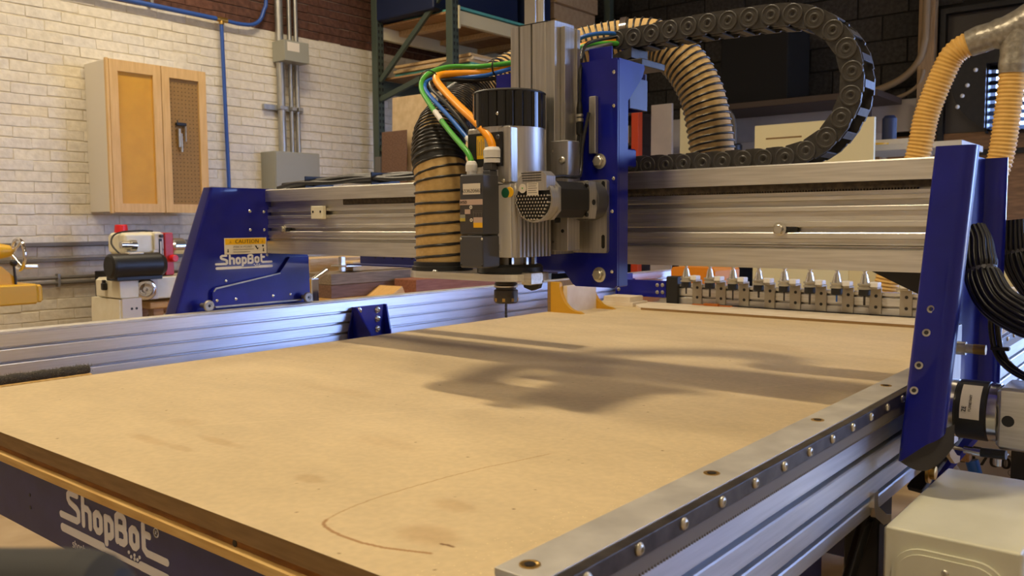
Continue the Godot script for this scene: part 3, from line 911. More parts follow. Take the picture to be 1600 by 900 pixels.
func gantry() -> void:
	var t := thing("router_gantry", "silver slotted gantry beam on two dark blue steel uprights", "gantry", Vector3(0, 0, 0))
	# beam, section (z, y) swept along x
	var f := 1.0307
	var Y := func(y: float) -> float: return 1.12 + (y - 1.12) * f
	var sec := [[0.0, 1.2128], [-0.0028, 1.2153], [-0.010, 1.2153], [-0.010, 1.2074], [-0.157, 1.2074], [-0.157, 1.0408], [0.0, 1.0408], [0.0, 1.0741], [-0.011, 1.0772], [-0.011, 1.0795], [-0.006, 1.0818], [-0.006, 1.0835], [-0.008, 1.0845], [-0.008, 1.0905], [-0.006, 1.092], [-0.006, 1.1], [-0.0075, 1.1017], [-0.018, 1.1017], [-0.018, 1.1099], [-0.0075, 1.1099], [-0.006, 1.1115], [-0.006, 1.1188], [-0.008, 1.1198], [-0.008, 1.1356], [-0.006, 1.1366], [-0.006, 1.143], [-0.0075, 1.1443], [-0.018, 1.1443], [-0.018, 1.1532], [-0.0075, 1.1532], [-0.006, 1.1545], [-0.006, 1.1608], [-0.010, 1.1614], [-0.010, 1.168], [-0.018, 1.168], [-0.018, 1.1824], [0.0, 1.1824]]
	var poly := PackedVector2Array()
	for p in sec: poly.append(Vector2(ZB + p[0], Y.call(p[1])))
	var bm := obj("beam", MB.new().prism(poly, "x", MID - WEB, MID + WEB), M.aluminium, t)
	# dusty gear rack under the top flange
	var rk := MB.new()
	rk.bx(MID - WEB + 0.33, MID + WEB - 0.045, Y.call(1.1712), Y.call(1.1822), ZB - 0.017, ZB - 0.007)
	for i in 290:
		var x := MID - WEB + 0.33 + i * 0.0048
		if x > MID + WEB - 0.05: break
		rk.prism(PackedVector2Array([Vector2(x, Y.call(1.1713)), Vector2(x + 0.0036, Y.call(1.1713)), Vector2(x + 0.0026, Y.call(1.1684)), Vector2(x + 0.001, Y.call(1.1684))]), "z", ZB - 0.017, ZB - 0.007)
	obj("gear_rack", rk, M.gear_rack_steel, bm)
	# stops and bolts on the beam
	var st := MB.new().bx(-1.875, -1.825, 1.134, 1.168, ZB - 0.006, ZB + 0.006, 0.0015)
	var sb := obj("stop_block", st, M.machine_cream, bm)
	var bh := MB.new().cyl(Vector3.ZERO, Vector3(0, 0, 0.0008), 0.0032, 10).mesh()
	for x in [-1.866, -1.834]: obj("bolt_hole", bh, M.black, sb, Vector3(x, 1.153, ZB + 0.006))
	var hb := hex_bolt(0.009)
	for p in [[-0.5878, 1.1065], [-2.016, 1.1075]]:
		var q := obj("slot_bolt", hb, M.zinc, bm, Vector3(p[0], p[1], ZB - 0.0065))
		obj("slot_nut", MB.new().bx(0.008, 0.03, -0.004, 0.004, -0.008, 0.0), M.black, q)
	# dark tray and plate below and behind the beam
	var tray := obj("cable_tray", MB.new().bx(-2.05, -1.25, 0.995, 1.032, -1.76, -1.755).bx(-2.05, -1.25, 0.995, 0.999, -1.76, -1.70), M.dull_blue_paint, t)
	for i in 18:
		obj("tray_hole", MB.new().cyl(Vector3.ZERO, Vector3(0, 0, 0.0008), 0.0035, 8), M.black, tray, Vector3(-1.98 + i * 0.04, 1.018, -1.755))
	obj("under_bracket", MB.new().prism(PackedVector2Array([Vector2(-0.47, 1.037), Vector2(-0.31, 1.037), Vector2(-0.31, 0.95), Vector2(-0.36, 0.985)]), "z", -1.55, -1.545), M.black, t)
	# uprights
	var ul := upright(t, -1.0)
	ul.set_meta("label", "lettered far upright")
	var xw := MID - WEB
	var sc := button_bolt(0.0042)
	for p in [[-1.391, 1.157], [-1.391, 1.1055], [-1.4365, 1.156], [-1.4365, 1.1055], [-1.31, 0.967]]:
		obj("screw", sc, M.bright_steel, ul, Vector3(xw, p[1], p[0]), FACE_X)
	# raised roller cover on the lower half
	var cov := PackedVector2Array([Vector2(-1.262, 0.895), Vector2(-1.262, 0.940), Vector2(-1.272, 0.950), Vector2(-1.478, 0.981), Vector2(-1.515, 1.026), Vector2(-1.58, 1.026), Vector2(-1.583, 0.895)])
	var cv := obj("roller_cover", MB.new().prism(cov, "x", xw, xw + 0.010), M.blue_paint, ul)
	obj("cover_lip", MB.new().bx(xw + 0.010, xw + 0.019, 0.897, 0.9015, -1.265, -1.545, 0.001), M.dusty_metal, cv)
	obj("cover_ridge", MB.new().prism(PackedVector2Array([Vector2(-1.264, 0.942), Vector2(-1.272, 0.951), Vector2(-1.478, 0.982), Vector2(-1.478, 0.979), Vector2(-1.273, 0.947), Vector2(-1.266, 0.940)]), "x", xw + 0.010, xw + 0.013), M.dusty_metal, cv)
	for z in [-1.275, -1.333, -1.453, -1.512]: obj("screw", sc, M.bright_steel, cv, Vector3(xw + 0.010, 0.916 - 0.006 * (z + 1.275), z), FACE_X)
	# rollers that ride on the rail
	var rp := [Vector2(0, 0), Vector2(0.0135, 0), Vector2(0.015, 0.0015), Vector2(0.015, 0.007), Vector2(0.0125, 0.0095), Vector2(0.0075, 0.0095), Vector2(0.0065, 0.008), Vector2(0, 0.008)]
	for z in [-1.235, -1.556]:
		var ro := obj("roller", MB.new().lathe(Vector3(xw, 0.9065, z), Vector3.RIGHT, [Vector2(0.006, 0)] + [Vector2(0.006, 0.03)], 12).lathe(Vector3(xw + 0.03, 0.9065, z), Vector3.RIGHT, rp, 20), M.dusty_metal, ul)
		obj("roller_bore", MB.new().cyl(Vector3(xw + 0.0382, 0.9065, z), Vector3(xw + 0.0386, 0.9065, z), 0.004, 8), M.black, ro)
	# warning label, then the maker's lettering
	var wl := obj("warning_label", MB.new().bx(xw, xw + 0.0008, 1.0390, 1.0835, -1.4415, -1.308), M.label_white, ul)
	obj("yellow_band", MB.new().bx(xw + 0.0008, xw + 0.0011, 1.0655, 1.082, -1.4390, -1.3105), M.label_yellow, wl)
	text("CAUTION", 0.0095, M.black_print, wl, Vector3(xw + 0.0012, 1.0737, -1.379), FACE_X, 1.35)
	text("PINCH POINT", 0.0055, M.grey_print, wl, Vector3(xw + 0.0010, 1.0590, -1.365), FACE_X, 1.25)
	var tl := MB.new()
	for p in [[1.0515, -1.335, -1.40], [1.0445, -1.335, -1.388]]: tl.bx(xw + 0.0009, xw + 0.0012, p[0], p[0] + 0.0012, p[1], p[2])
	obj("fine_print", tl, M.grey_print, wl)
	var ar := MB.new()
	for z in [-1.3185, -1.4315]:
		ar.prism(PackedVector2Array([Vector2(z - 0.0015, 1.0535), Vector2(z + 0.0015, 1.0535), Vector2(z + 0.0015, 1.0475), Vector2(z + 0.0035, 1.0475), Vector2(z, 1.0435), Vector2(z - 0.0035, 1.0475), Vector2(z - 0.0015, 1.0475)]), "x", xw + 0.0009, xw + 0.0012)
	ar.prism(PackedVector2Array([Vector2(-1.403, 1.0615), Vector2(-1.409, 1.061), Vector2(-1.411, 1.0555), Vector2(-1.416, 1.055), Vector2(-1.418, 1.057), Vector2(-1.412, 1.050), Vector2(-1.408, 1.0545)]), "x", xw + 0.0009, xw + 0.0012)
	ar.prism(circle(0.003, 10, Vector2(-1.4300, 1.0605)), "x", xw + 0.0009, xw + 0.0012)
	var wt := MB.new()
	for z in [-1.3265, -1.4285]: wt.prism(PackedVector2Array([Vector2(z - 0.004, 1.0695), Vector2(z + 0.004, 1.0695), Vector2(z, 1.0775)]), "x", xw + 0.0011, xw + 0.0013)
	obj("warning_triangles", wt, M.golden_board, wl)
	obj("pictogram", ar, M.black_print, wl)
	logo(ul, Vector3(xw, 1.0135, -1.2815), 0.176, FACE_X, M.white_print)

	# near upright: threaded holes, sleeves, drive motor
	var ur := upright(t, 1.0)
	ur.set_meta("label", "near upright with drive motor")
	var xr := MID + WEB
	var slope := Vector3(0, 1.2205 - 0.83, -1.2745 + 1.137).normalized()
	var nrm := Vector3(1, 0, 0).cross(slope).normalized()
	var ring := MB.new().lathe(Vector3.ZERO, Vector3(0, 0, 1), [Vector2(0.0052, 0), Vector2(0.0052, 0.0007), Vector2(0.0028, 0.0008), Vector2(0.0024, -0.0005), Vector2(0, -0.0005)], 14).mesh()
	for p in [[-0.2816, 1.0037], [-0.2839, 0.9735], [-0.2881, 0.9319], [-0.2903, 0.9003]]:
		var yy: float = 1.12 + (p[1] - 1.12) * 0.985
		var zz: float = lerpf(-1.137, -1.2745, (yy - 0.832) / (1.2205 - 0.832)) + 0.0012
		var q := obj("threaded_hole", ring, M.bright_steel, ur, Vector3(p[0], yy, zz), Basis(Vector3(1, 0, 0), slope, nrm))
		obj("bore", MB.new().cyl(Vector3(0, 0, 0), Vector3(0, 0, 0.0004), 0.0026, 10), M.black, q)
	for y in [1.193, 1.135, 1.045]:
		obj("spacer_sleeve", MB.new().lathe(Vector3(xr + 0.004, y, -1.37), Vector3.RIGHT, [Vector2(0.004, 0.0), Vector2(0.007, 0.0), Vector2(0.007, 0.024), Vector2(0.004, 0.024), Vector2(0.004, 0.0)], 14), M.machine_cream, ur)
	obj("mount_plate", MB.new().bx(xr + 0.004, xr + 0.012, 0.785, 0.965, -1.30, -1.42, 0.002), M.aluminium_y, ur)
	var nb := obj("fitting", MB.new().lathe(Vector3(xr + 0.012, 0.932, -1.39), Vector3.RIGHT, [Vector2(0, 0), Vector2(0.010, 0), Vector2(0.010, 0.012), Vector2(0.007, 0.012), Vector2(0.007, 0.022), Vector2(0.0, 0.022)], 12), M.zinc, ur)
	obj("fitting_cap", MB.new().cyl(Vector3(xr + 0.034, 0.932, -1.39), Vector3(xr + 0.05, 0.932, -1.39), 0.008, 6), M.brass, nb)
	# wheel on the bar
	obj("roller", MB.new().lathe(Vector3(-0.3125, 0.9035, -1.295), Vector3.LEFT, rp, 20).cyl(Vector3(-0.302, 0.9035, -1.295), Vector3(-0.3125, 0.9035, -1.295), 0.006, 12), M.bright_steel, ur)
	obj("rail_wiper", MB.new().bx(-0.335, -0.318, 0.893, 0.905, -1.315, -1.345, 0.002), M.charcoal, ur)
	var axis := Vector3(xr + 0.012, 0.8485, -1.36)
	var mo := node("drive_motor", ur, axis)
	var G := func(nm: String, x0: float, x1: float, r: float, m: Material) -> MeshInstance3D:
		return obj(nm, MB.new().cyl(Vector3(x0, 0, 0), Vector3(x1, 0, 0), r, 32, 0.0012), m, mo)
	G.call("gearbox", 0.0, 0.0125, 0.0415, M.bright_steel)
	var band: MeshInstance3D = G.call("gearbox_band", 0.0125, 0.0525, 0.0425, M.black)
	G.call("gearbox", 0.0525, 0.066, 0.0415, M.bright_steel)
	# paper label wrapped round the band
	var lb := MB.new()
	for i in 8:
		var a0 := deg_to_rad(-8 + i * 9.0)
		var a1 := deg_to_rad(-8 + (i + 1) * 9.0)
		var d0 := Vector3(0, sin(a0), cos(a0))
		var d1 := Vector3(0, sin(a1), cos(a1))
		lb.quadn(Vector3(0.0205, 0, 0) + d0 * 0.0428, Vector3(0.0455, 0, 0) + d0 * 0.0428, Vector3(0.0455, 0, 0) + d1 * 0.0428, Vector3(0.0205, 0, 0) + d1 * 0.0428, d0, d0, d1, d1)
	obj("maker_plate", lb, M.label_white, mo)
	var up := Basis(Vector3(0, 0.86, -0.5), Vector3(-1, 0, 0), Vector3(0, 0.5, 0.86))
	text("ZED", 0.0055, M.black_print, mo, Vector3(0.0262, 0.0105, 0.0416), up, 1.0, true)
	text("PLANETARY", 0.0030, M.black_print, mo, Vector3(0.0335, 0.0165, 0.0400), Basis(Vector3(0, 0.92, -0.38), Vector3(-1, 0, 0), Vector3(0, 0.38, 0.92)))
	obj("motor_flange", MB.new().box(Vector3(0.087, 0, 0), Vector3(0.042, 0.086, 0.086), 0.006), M.aluminium, mo)
	obj("flange_hole", MB.new().cyl(Vector3(0.081, -0.002, 0.0431), Vector3(0.081, -0.002, 0.0436), 0.0078, 16), M.black, mo)
	obj("motor_body", MB.new().box(Vector3(0.158, 0, 0), Vector3(0.10, 0.082, 0.082), 0.010), M.black, mo)
	var ps := obj("limit_sensor", MB.new().cyl(Vector3(-0.282, 0.797, -1.33), Vector3(-0.263, 0.797, -1.325), 0.0028, 8).lathe(Vector3(-0.263, 0.797, -1.325), Vector3(1, 0, 0.1), [Vector2(0, 0), Vector2(0.0055, 0), Vector2(0.0055, 0.012), Vector2(0.007, 0.012), Vector2(0.007, 0.022), Vector2(0.0, 0.022)], 12), M.bright_steel, ur)
	obj("sensor_cable", MB.new().cyl(Vector3(-0.241, 0.797, -1.323), Vector3(-0.21, 0.799, -1.32), 0.0065, 10), M.black, ps)
	# rubber skirt below the near flange
	var sk := MB.new()
	var a := []
	for i in 13:
		var u := i / 12.0
		a.append(Vector3(lerpf(-0.300, -0.243, u), 0.818 + 0.036 * u - 0.028 * sin(u * PI * 0.85) - 0.004, -1.142 - 0.02 * u))
	for i in 12:
		var p: Vector3 = a[i]
		var q: Vector3 = a[i + 1]
		var p2 := Vector3(p.x, 0.80 + 0.036 * (i / 12.0) + 0.03, p.z)
		var q2 := Vector3(q.x, 0.80 + 0.036 * ((i + 1) / 12.0) + 0.03, q.z)
		for dd in [[0.0, 1.0], [-0.004, -1.0]]:
			var o := Vector3(0, 0, dd[0])
			sk.quad(p + o, q + o, q2 + o, p2 + o, Vector3(0, 0, dd[1]))
		sk.quad(p, q, q + Vector3(0, 0, -0.004), p + Vector3(0, 0, -0.004), Vector3.DOWN)
	obj("rubber_skirt", sk, M.skirt, ur)
	# bolt with a brass washer on the frame behind
	var gb := obj("pivot_bolt", MB.new().lathe(Vector3(-0.309, 0.757, -1.322), Vector3.RIGHT, [Vector2(0, 0), Vector2(0.016, 0), Vector2(0.016, 0.004), Vector2(0.010, 0.005), Vector2(0.010, 0.011), Vector2(0.006, 0.012), Vector2(0, 0.012)], 18), M.brass, ur)
	gb.set_meta("label", "brass coloured bolt")
	# diagonal braces behind the motor
	for p in [[Vector3(-0.335, 0.715, -1.36), Vector3(-0.29, 0.815, -1.50), M.black], [Vector3(-0.345, 0.69, -1.46), Vector3(-0.275, 0.80, -1.56), M.blue_paint]]:
		var d: Vector3 = p[1] - p[0]
		var z := d.normalized()
		var xx := z.cross(Vector3.UP).normalized()
		obj("brace", MB.new().box((p[0] + p[1]) / 2, Vector3(0.026, 0.010, d.length()), 0.002, Basis(xx, z.cross(xx), z)), p[2], ur)

# ---------------------------------------------------------------- carriage and spindle
func carriage() -> void:
	var t := thing("tool_carriage", "dark blue tool carriage plate with vertical aluminium slide on the gantry", "carriage", Vector3(0, 0, 0))
	var zp := -1.33
	var poly := PackedVector2Array([Vector2(-1.13, 1.415), Vector2(-0.848, 1.415), Vector2(-0.844, 1.411), Vector2(-0.844, 1.004), Vector2(-0.850, 1.0), Vector2(-0.936, 1.0), Vector2(-0.943, 1.004), Vector2(-0.965, 1.03), Vector2(-1.13, 1.03)])
	var bp := obj("carriage_plate", MB.new().prism(poly, "z", zp - 0.005, zp), M.blue_paint, t)
	bp.set_meta("label", "dark blue face plate")
	obj("side_flange", MB.new().bx(-0.848, -0.843, 1.002, 1.414, zp - 0.036, zp - 0.004, 0.0015), M.blue_paint, bp)
	var gus := PackedVector2Array([Vector2(-1.334, 1.415), Vector2(-1.420, 1.414), Vector2(-1.424, 1.408), Vector2(-1.415, 1.390), Vector2(-1.345, 1.322), Vector2(-1.334, 1.322)])
	obj("gusset", MB.new().prism(gus, "x", -0.848, -0.8435), M.blue_paint, bp)
	obj("hanging_bracket", MB.new().bx(-0.90, -0.85, 1.330, 1.40, -1.442, -1.437, 0.001).bx(-0.853, -0.848, 1.330, 1.388, -1.442, -1.378, 0.001), M.dull_blue_paint, bp)
	obj("top_tab", MB.new().bx(-0.92, -0.87, 1.412, 1.442, -1.355, -1.35, 0.001), M.blue_paint, bp)
	obj("rear_body", MB.new().bx(-1.12, -0.87, 1.225, 1.26, -1.44, -1.335, 0.003).bx(-1.12, -0.87, 1.36, 1.392, -1.44, -1.335, 0.003), M.blue_paint, t)
	for x in [-0.941, -0.892]:
		obj("guide_rail", MB.new().bx(x - 0.0075, x + 0.0075, 1.246, 1.350, zp, zp + 0.011, 0.0015), M.aluminium_y, t)
	var hb := hex_bolt(0.0105)
	for p in [[-0.882, 1.232], [-0.882, 1.0235]]: obj("hex_bolt", hb, M.zinc, bp, Vector3(p[0], p[1], zp))
	var sc := button_bolt(0.0035)
	for p in [[-0.852, 1.39], [-0.852, 1.33], [-0.852, 1.20], [-0.855, 1.14], [-0.855, 1.03], [-0.955, 1.36], [-0.96, 1.38]]: obj("screw", sc, M.bright_steel, bp, Vector3(p[0], p[1], zp))
	# vertical slide, slotted on its front
	var sl := PackedVector2Array()
	for p in [[-1.042, -1.269], [-1.041, -1.268], [-1.0225, -1.268], [-1.0225, -1.275], [-1.0185, -1.275], [-1.0185, -1.268], [-0.9935, -1.268], [-0.9935, -1.275], [-0.9895, -1.275], [-0.9895, -1.268], [-0.962, -1.268], [-0.960, -1.2705], [-0.955, -1.2705], [-0.954, -1.268], [-0.940, -1.268], [-0.939, -1.269], [-0.939, -1.328], [-1.042, -1.328]]: sl.append(Vector2(p[0], p[1]))
	var sd := obj("vertical_slide", MB.new().prism(sl, "y", 1.062, 1.484), M.aluminium_y, t)
	obj("slide_cap", MB.new().bx(-1.02, -0.955, 1.484, 1.4865, -1.328, -1.27), M.black, sd)
	obj("slide_edge", MB.new().bx(-0.939, -0.928, 1.07, 1.475, -1.328, -1.285, 0.001).bx(-0.928, -0.924, 1.07, 1.474, -1.328, -1.318, 0.0005), M.aluminium_y, sd)
	for y in [1.16, 1.10]: obj("screw_hole", MB.new().cyl(Vector3(-0.95, y, -1.268), Vector3(-0.95, y, -1.2674), 0.0025, 10), M.black, sd)
	obj("lift_rod", MB.new().cyl(Vector3(-0.991, 1.48, -1.295), Vector3(-0.991, 1.85, -1.295), 0.0085, 18).bx(-1.03, -1.004, 1.48, 1.85, -1.31, -1.295, 0.001), M.bright_steel, t)
	# bearing block beside the slide
	var bb := obj("bearing_block", MB.new().bx(-0.946, -0.905, 1.069, 1.268, -1.30, -1.262, 0.002), M.aluminium_y, t)
	for p in [[-0.938, 1.25], [-0.938, 1.205], [-0.938, 1.085]]: obj("screw_hole", MB.new().cyl(Vector3(p[0], p[1], -1.262), Vector3(p[0], p[1], -1.2614), 0.0026, 10), M.bright_steel, bb)
	obj("cap_screw", button_bolt(0.007), M.zinc, bb, Vector3(-0.918, 1.232, -1.262))
	obj("screw_hole", MB.new().cyl(Vector3(-0.917, 1.105, -1.262), Vector3(-0.917, 1.105, -1.2614), 0.0035, 10), M.black, bb)
	# motor plate with slotted corners
	var mp := obj("motor_plate", MB.new().prism(rrect(-0.938, -0.861, 1.064, 1.198, 0.005), "z", zp, zp + 0.008), M.aluminium_y, t)
	for p in [[-0.869, 1.183], [-0.869, 1.085], [-0.931, 1.085]]:
		obj("slot", MB.new().prism(rrect(p[0] - 0.0036, p[0] + 0.0036, p[1] - 0.0125, p[1] + 0.0125, 0.0035), "z", zp + 0.008, zp + 0.0085), M.black, mp)
	# lift motor pointing at the viewer
	var ax := Vector2(-0.892, 1.160)
	var mo := node("lift_motor", t, Vector3(ax.x, ax.y, 0))
	obj("gear_housing", MB.new().cyl(Vector3(0, 0, zp + 0.008), Vector3(0, 0, -1.286), 0.0365, 28, 0.002), M.charcoal, mo)
	var sq := PackedVector2Array([Vector2(0.033, 0.014), Vector2(0.030, 0.033), Vector2(0.014, 0.033), Vector2(-0.014, 0.033), Vector2(-0.030, 0.033), Vector2(-0.033, 0.014), Vector2(-0.033, -0.014), Vector2(-0.030, -0.033), Vector2(-0.014, -0.033), Vector2(0.014, -0.033), Vector2(0.030, -0.033), Vector2(0.033, -0.014)])
	obj("motor_flange", MB.new().prism(sq, "z", -1.286, -1.264), M.aluminium_y, mo)
	for p in [[0.0262, 0.026], [-0.0262, 0.026], [0.0262, -0.026], [-0.0262, -0.026]]: obj("flange_bolt", button_bolt(0.0042), M.black, mo, Vector3(p[0], p[1], -1.264))
	obj("flange_hole", MB.new().cyl(Vector3(0.0328, -0.004, -1.276), Vector3(0.0336, -0.004, -1.276), 0.0052, 14), M.black, mo)
	var oc := PackedVector2Array()
	for p in [[0.031, 0.0175], [0.0175, 0.031], [-0.0175, 0.031], [-0.031, 0.0175], [-0.031, -0.0175], [-0.0175, -0.031], [0.0175, -0.031], [0.031, -0.0175]]: oc.append(Vector2(p[0], p[1]))
	obj("motor_body", MB.new().prism(oc, "z", -1.264, -1.175), M.black, mo)
	var oc2 := PackedVector2Array()
	for p in oc: oc2.append(p * 1.13)
	obj("end_bell", MB.new().prism(oc2, "z", -1.175, -1.167).prism(circle(0.0375, 28), "z", -1.167, -1.155, true), M.aluminium_y, mo)
	obj("motor_cable", MB.new().tube(smooth_path([Vector3(0.012, 0.034, -1.165), Vector3(0.014, 0.040, -1.20), Vector3(0.01, 0.041, -1.26), Vector3(-0.004, 0.055, -1.29), Vector3(-0.008, 0.10, -1.30), Vector3(-0.004, 0.16, -1.315)], 0.008), 0.0032, 8), M.black_cable, mo)
	obj("cable_tie", MB.new().bx(-0.012, -0.002, -0.040, -0.031, -1.225, -1.219, 0.001), M.black, mo)
	var hs := obj("heat_sink", MB.new().prism(circle(0.0395, 28), "z", -1.155, -1.145, true), M.aluminium_y, mo)
	obj("sink_floor", MB.new().cyl(Vector3(0, 0, -1.145), Vector3(0, 0, -1.1447), 0.0365, 28), M.black, hs)
	var pins := MB.new()
	for j in range(-6, 7):
		for i in range(-6, 7):
			var q := Vector2((i + (0.5 if j % 2 else 0.0)) * 0.0062, j * 0.0056)
			if q.length() > 0.0365 or q.y > 0.011: continue
			pins.lathe(Vector3(q.x, q.y, -1.145), Vector3(0, 0, 1), [Vector2(0.0020, 0), Vector2(0.0018, 0.0075), Vector2(0, 0.0081)], 7)
	var pf := obj("pin_fins", pins, M.bright_steel, hs)
	pf.set_meta("kind", "stuff")
	# raised connector cover over the top of the sink
	var cc := MB.new().prism(PackedVector2Array([Vector2(-0.030, 0.014), Vector2(0.033, 0.014), Vector2(0.033, 0.038), Vector2(0.024, 0.046), Vector2(-0.012, 0.046), Vector2(-0.026, 0.036)]), "z", -1.162, -1.137)
	var co := obj("connector_cover", cc, M.aluminium_y, mo)
	for i in 4: obj("cover_groove", MB.new().bx(-0.020 + 0.001 * i, 0.022, 0.0425 - i * 0.0042, 0.0440 - i * 0.0042, -1.1372, -1.1364), M.black, co)
	obj("paper_label", MB.new().bx(-0.008, 0.016, 0.006, 0.027, -1.1370, -1.1366), M.label_white, co)
	var lp := MB.new()
	for i in 5: lp.bx(-0.0055 if i > 1 else -0.005, 0.0135 - 0.002 * (i % 2), 0.0245 - i * 0.0036, 0.0255 - i * 0.0036, -1.1366, -1.1364)
	obj("fine_print", lp, M.grey_print, co)
	obj("round_sticker", MB.new().cyl(Vector3(-0.0175, 0.018, -1.137), Vector3(-0.0175, 0.018, -1.1364), 0.0078, 20), M.label_white, co)
	obj("sticker_mark", MB.new().prism(PackedVector2Array([Vector2(-0.0195, 0.0195), Vector2(-0.0155, 0.0195), Vector2(-0.0175, 0.0165)]), "z", -1.1364, -1.1361), M.green_cable, co)
	spindle()

func spindle() -> void:
	var t := thing("spindle_motor", "tall silver spindle with ribbed black cap, grey terminal box and small cutter", "spindle", Vector3(0, 0, 0))
	var c := Vector2(-0.990, -1.200)
	# lower body with cooling ribs on its right side
	var h := 0.055
	var body := rrect(c.x - h, c.x + h, c.y - h, c.y + h, 0.012, 4)
	obj("body", MB.new().prism(body, "y", 1.060, 1.188, true), M.aluminium_y, t)
	for i in 9:
		var z := c.y - 0.042 + i * 0.0105
		obj("rib", MB.new().bx(c.x + h - 0.001, c.x + h + 0.0045, 1.060, 1.187, z - 0.003, z + 0.003, 0.0008), M.aluminium_y, t)
	obj("cover_panel", MB.new().bx(-0.985, -0.940, 1.060, 1.186, c.y + h, c.y + h + 0.0025, 0.0008), M.white_metal, t)
	var pl := obj("paper_label", MB.new().bx(-0.9805, -0.962, 1.070, 1.098, c.y + h + 0.0025, c.y + h + 0.0028), M.label_pale, t)
	var bars := MB.new()
	for i in 7: bars.bx(-0.9785, -0.9755, 1.072 + i * 0.0022, 1.0732 + i * 0.0022, c.y + h + 0.0028, c.y + h + 0.0031)
	for i in 3: bars.bx(-0.9735 + i * 0.0035, -0.9728 + i * 0.0035, 1.073, 1.095 - 0.006 * i, c.y + h + 0.0028, c.y + h + 0.0031)
	bars.bx(-0.9705, -0.9675, 1.0775, 1.0875, c.y + h + 0.0028, c.y + h + 0.0031)
	obj("print", bars, M.grey_print, pl)
	obj("green_dot", MB.new().cyl(Vector3(-0.951, 1.172, c.y + h + 0.002), Vector3(-0.951, 1.172, c.y + h + 0.0045), 0.0088, 20, 0.0006), M.dark_green, t)
	obj("yellow_dot", MB.new().cyl(Vector3(-0.942, 1.173, c.y + h + 0.002), Vector3(-0.942, 1.173, c.y + h + 0.0038), 0.0088, 20, 0.0006), M.label_yellow, t)
	# upper drum
	obj("upper_drum", MB.new().prism(circle(0.0635, 40, c), "y", 1.188, 1.287, true), M.aluminium_y, t)
	obj("drum_collar", MB.new().bx(c.x - 0.050, c.x + 0.050, 1.188, 1.287, c.y + 0.035, c.y + 0.059, 0.004), M.aluminium_y, t)
	obj("screw", button_bolt(0.0035), M.zinc, t, Vector3(-0.955, 1.193, c.y + 0.059))
	var bp := obj("connector_plate", MB.new().bx(-1.034, -0.955, 1.218, 1.277, c.y + 0.059, c.y + 0.063, 0.001), M.black, t)
	for p in [[-0.963, 1.268], [-0.963, 1.226]]: obj("plate_screw", button_bolt(0.0042), M.charcoal, bp, Vector3(p[0], p[1], c.y + 0.063))
	var ys := obj("yellow_label", MB.new().bx(-1.012, -0.994, 1.232, 1.272, c.y + 0.063, c.y + 0.0634), M.label_yellow, bp)
	var yp := MB.new()
	for i in 4: yp.bx(-1.0095 + i * 0.004, -1.0085 + i * 0.004, 1.238, 1.266 - 0.004 * (i % 2), c.y + 0.0634, c.y + 0.0637)
	obj("print", yp, M.grey_print, ys)
	# ribbed fan cap
	var cap := PackedVector2Array()
	for i in 96:
		var a := TAU * i / 96
		var r := 0.0655 if i % 4 < 3 else 0.0625
		cap.append(c + Vector2(cos(a), sin(a)) * r)
	var cp := obj("fan_cap", MB.new().prism(cap, "y", 1.287, 1.349), M.black_gloss, t)
	obj("cap_rim", MB.new().lathe(Vector3(c.x, 1.349, c.y), Vector3.UP, [Vector2(0.066, -0.002), Vector2(0.0665, 0), Vector2(0.062, 0.003), Vector2(0.05, 0.002), Vector2(0, 0.002)], 40), M.black, cp)
	obj("cap_screw", button_bolt(0.003), M.bright_steel, cp, Vector3(-0.966, 1.308, c.y + 0.0610))
	# nose: struts, black ring
	for i in 10:
		var a := TAU * i / 10 + 0.2
		obj("nose_strut", MB.new().bx(-0.0035, 0.0035, 1.044, 1.060, -0.003, 0.003), M.bright_steel, t, Vector3(c.x + cos(a) * 0.045, 0, c.y + sin(a) * 0.045))
	obj("nose_core", MB.new().cyl(Vector3(c.x, 1.040, c.y), Vector3(c.x, 1.06, c.y), 0.036, 24), M.dusty_metal, t)
	obj("nose_ring", MB.new().lathe(Vector3(c.x, 1.0315, c.y), Vector3.UP, [Vector2(0, 0), Vector2(0.060, 0), Vector2(0.060, 0.010), Vector2(0.056, 0.0145), Vector2(0, 0.0145)], 36), M.black, t)
	# tool holder, nut and cutter
	var x0 := Vector3(-1.0, 0, -1.2)
	var th := obj("tool_holder", MB.new().lathe(x0 + Vector3(0, 0.999, 0), Vector3.UP, [Vector2(0, 0), Vector2(0.0185, 0), Vector2(0.0185, 0.0035), Vector2(0.0212, 0.0045), Vector2(0.0212, 0.0065), Vector2(0.0172, 0.008), Vector2(0.0212, 0.0095), Vector2(0.0212, 0.0115), Vector2(0.0195, 0.0125), Vector2(0.0195, 0.0195), Vector2(0, 0.0195)], 28), M.dark_steel, t)
	obj("bright_ring", MB.new().lathe(x0 + Vector3(0, 1.0035, 0), Vector3.UP, [Vector2(0.0185, 0), Vector2(0.0215, 0.0002), Vector2(0.0215, 0.0028), Vector2(0.0185, 0.003)], 28), M.zinc, th)
	var nut := obj("collet_nut", MB.new().lathe(x0 + Vector3(0, 0.9745, 0), Vector3.UP, [Vector2(0, 0), Vector2(0.0195, 0), Vector2(0.0218, 0.003), Vector2(0.0218, 0.0235), Vector2(0.0205, 0.0245), Vector2(0, 0.0245)], 28), M.dark_steel, t)
	for i in 8:
		var a := TAU * i / 8 + 0.5
		obj("nut_notch", MB.new().bx(-0.0025, 0.0025, 0.978, 0.984, 0.0210, 0.0222), M.brass, nut, x0, Basis(Vector3.UP, a))
	var bit := MB.new()
	for i in 24:
		var y0 := 0.9745 - i * 0.00115
		var a := i * 0.55
		for s in [0.0, PI]:
			bit.box(x0 + Vector3(cos(a + s) * 0.0009, y0, sin(a + s) * 0.0009), Vector3(0.0022, 0.0014, 0.0030), 0.0, Basis(Vector3.UP, -a))
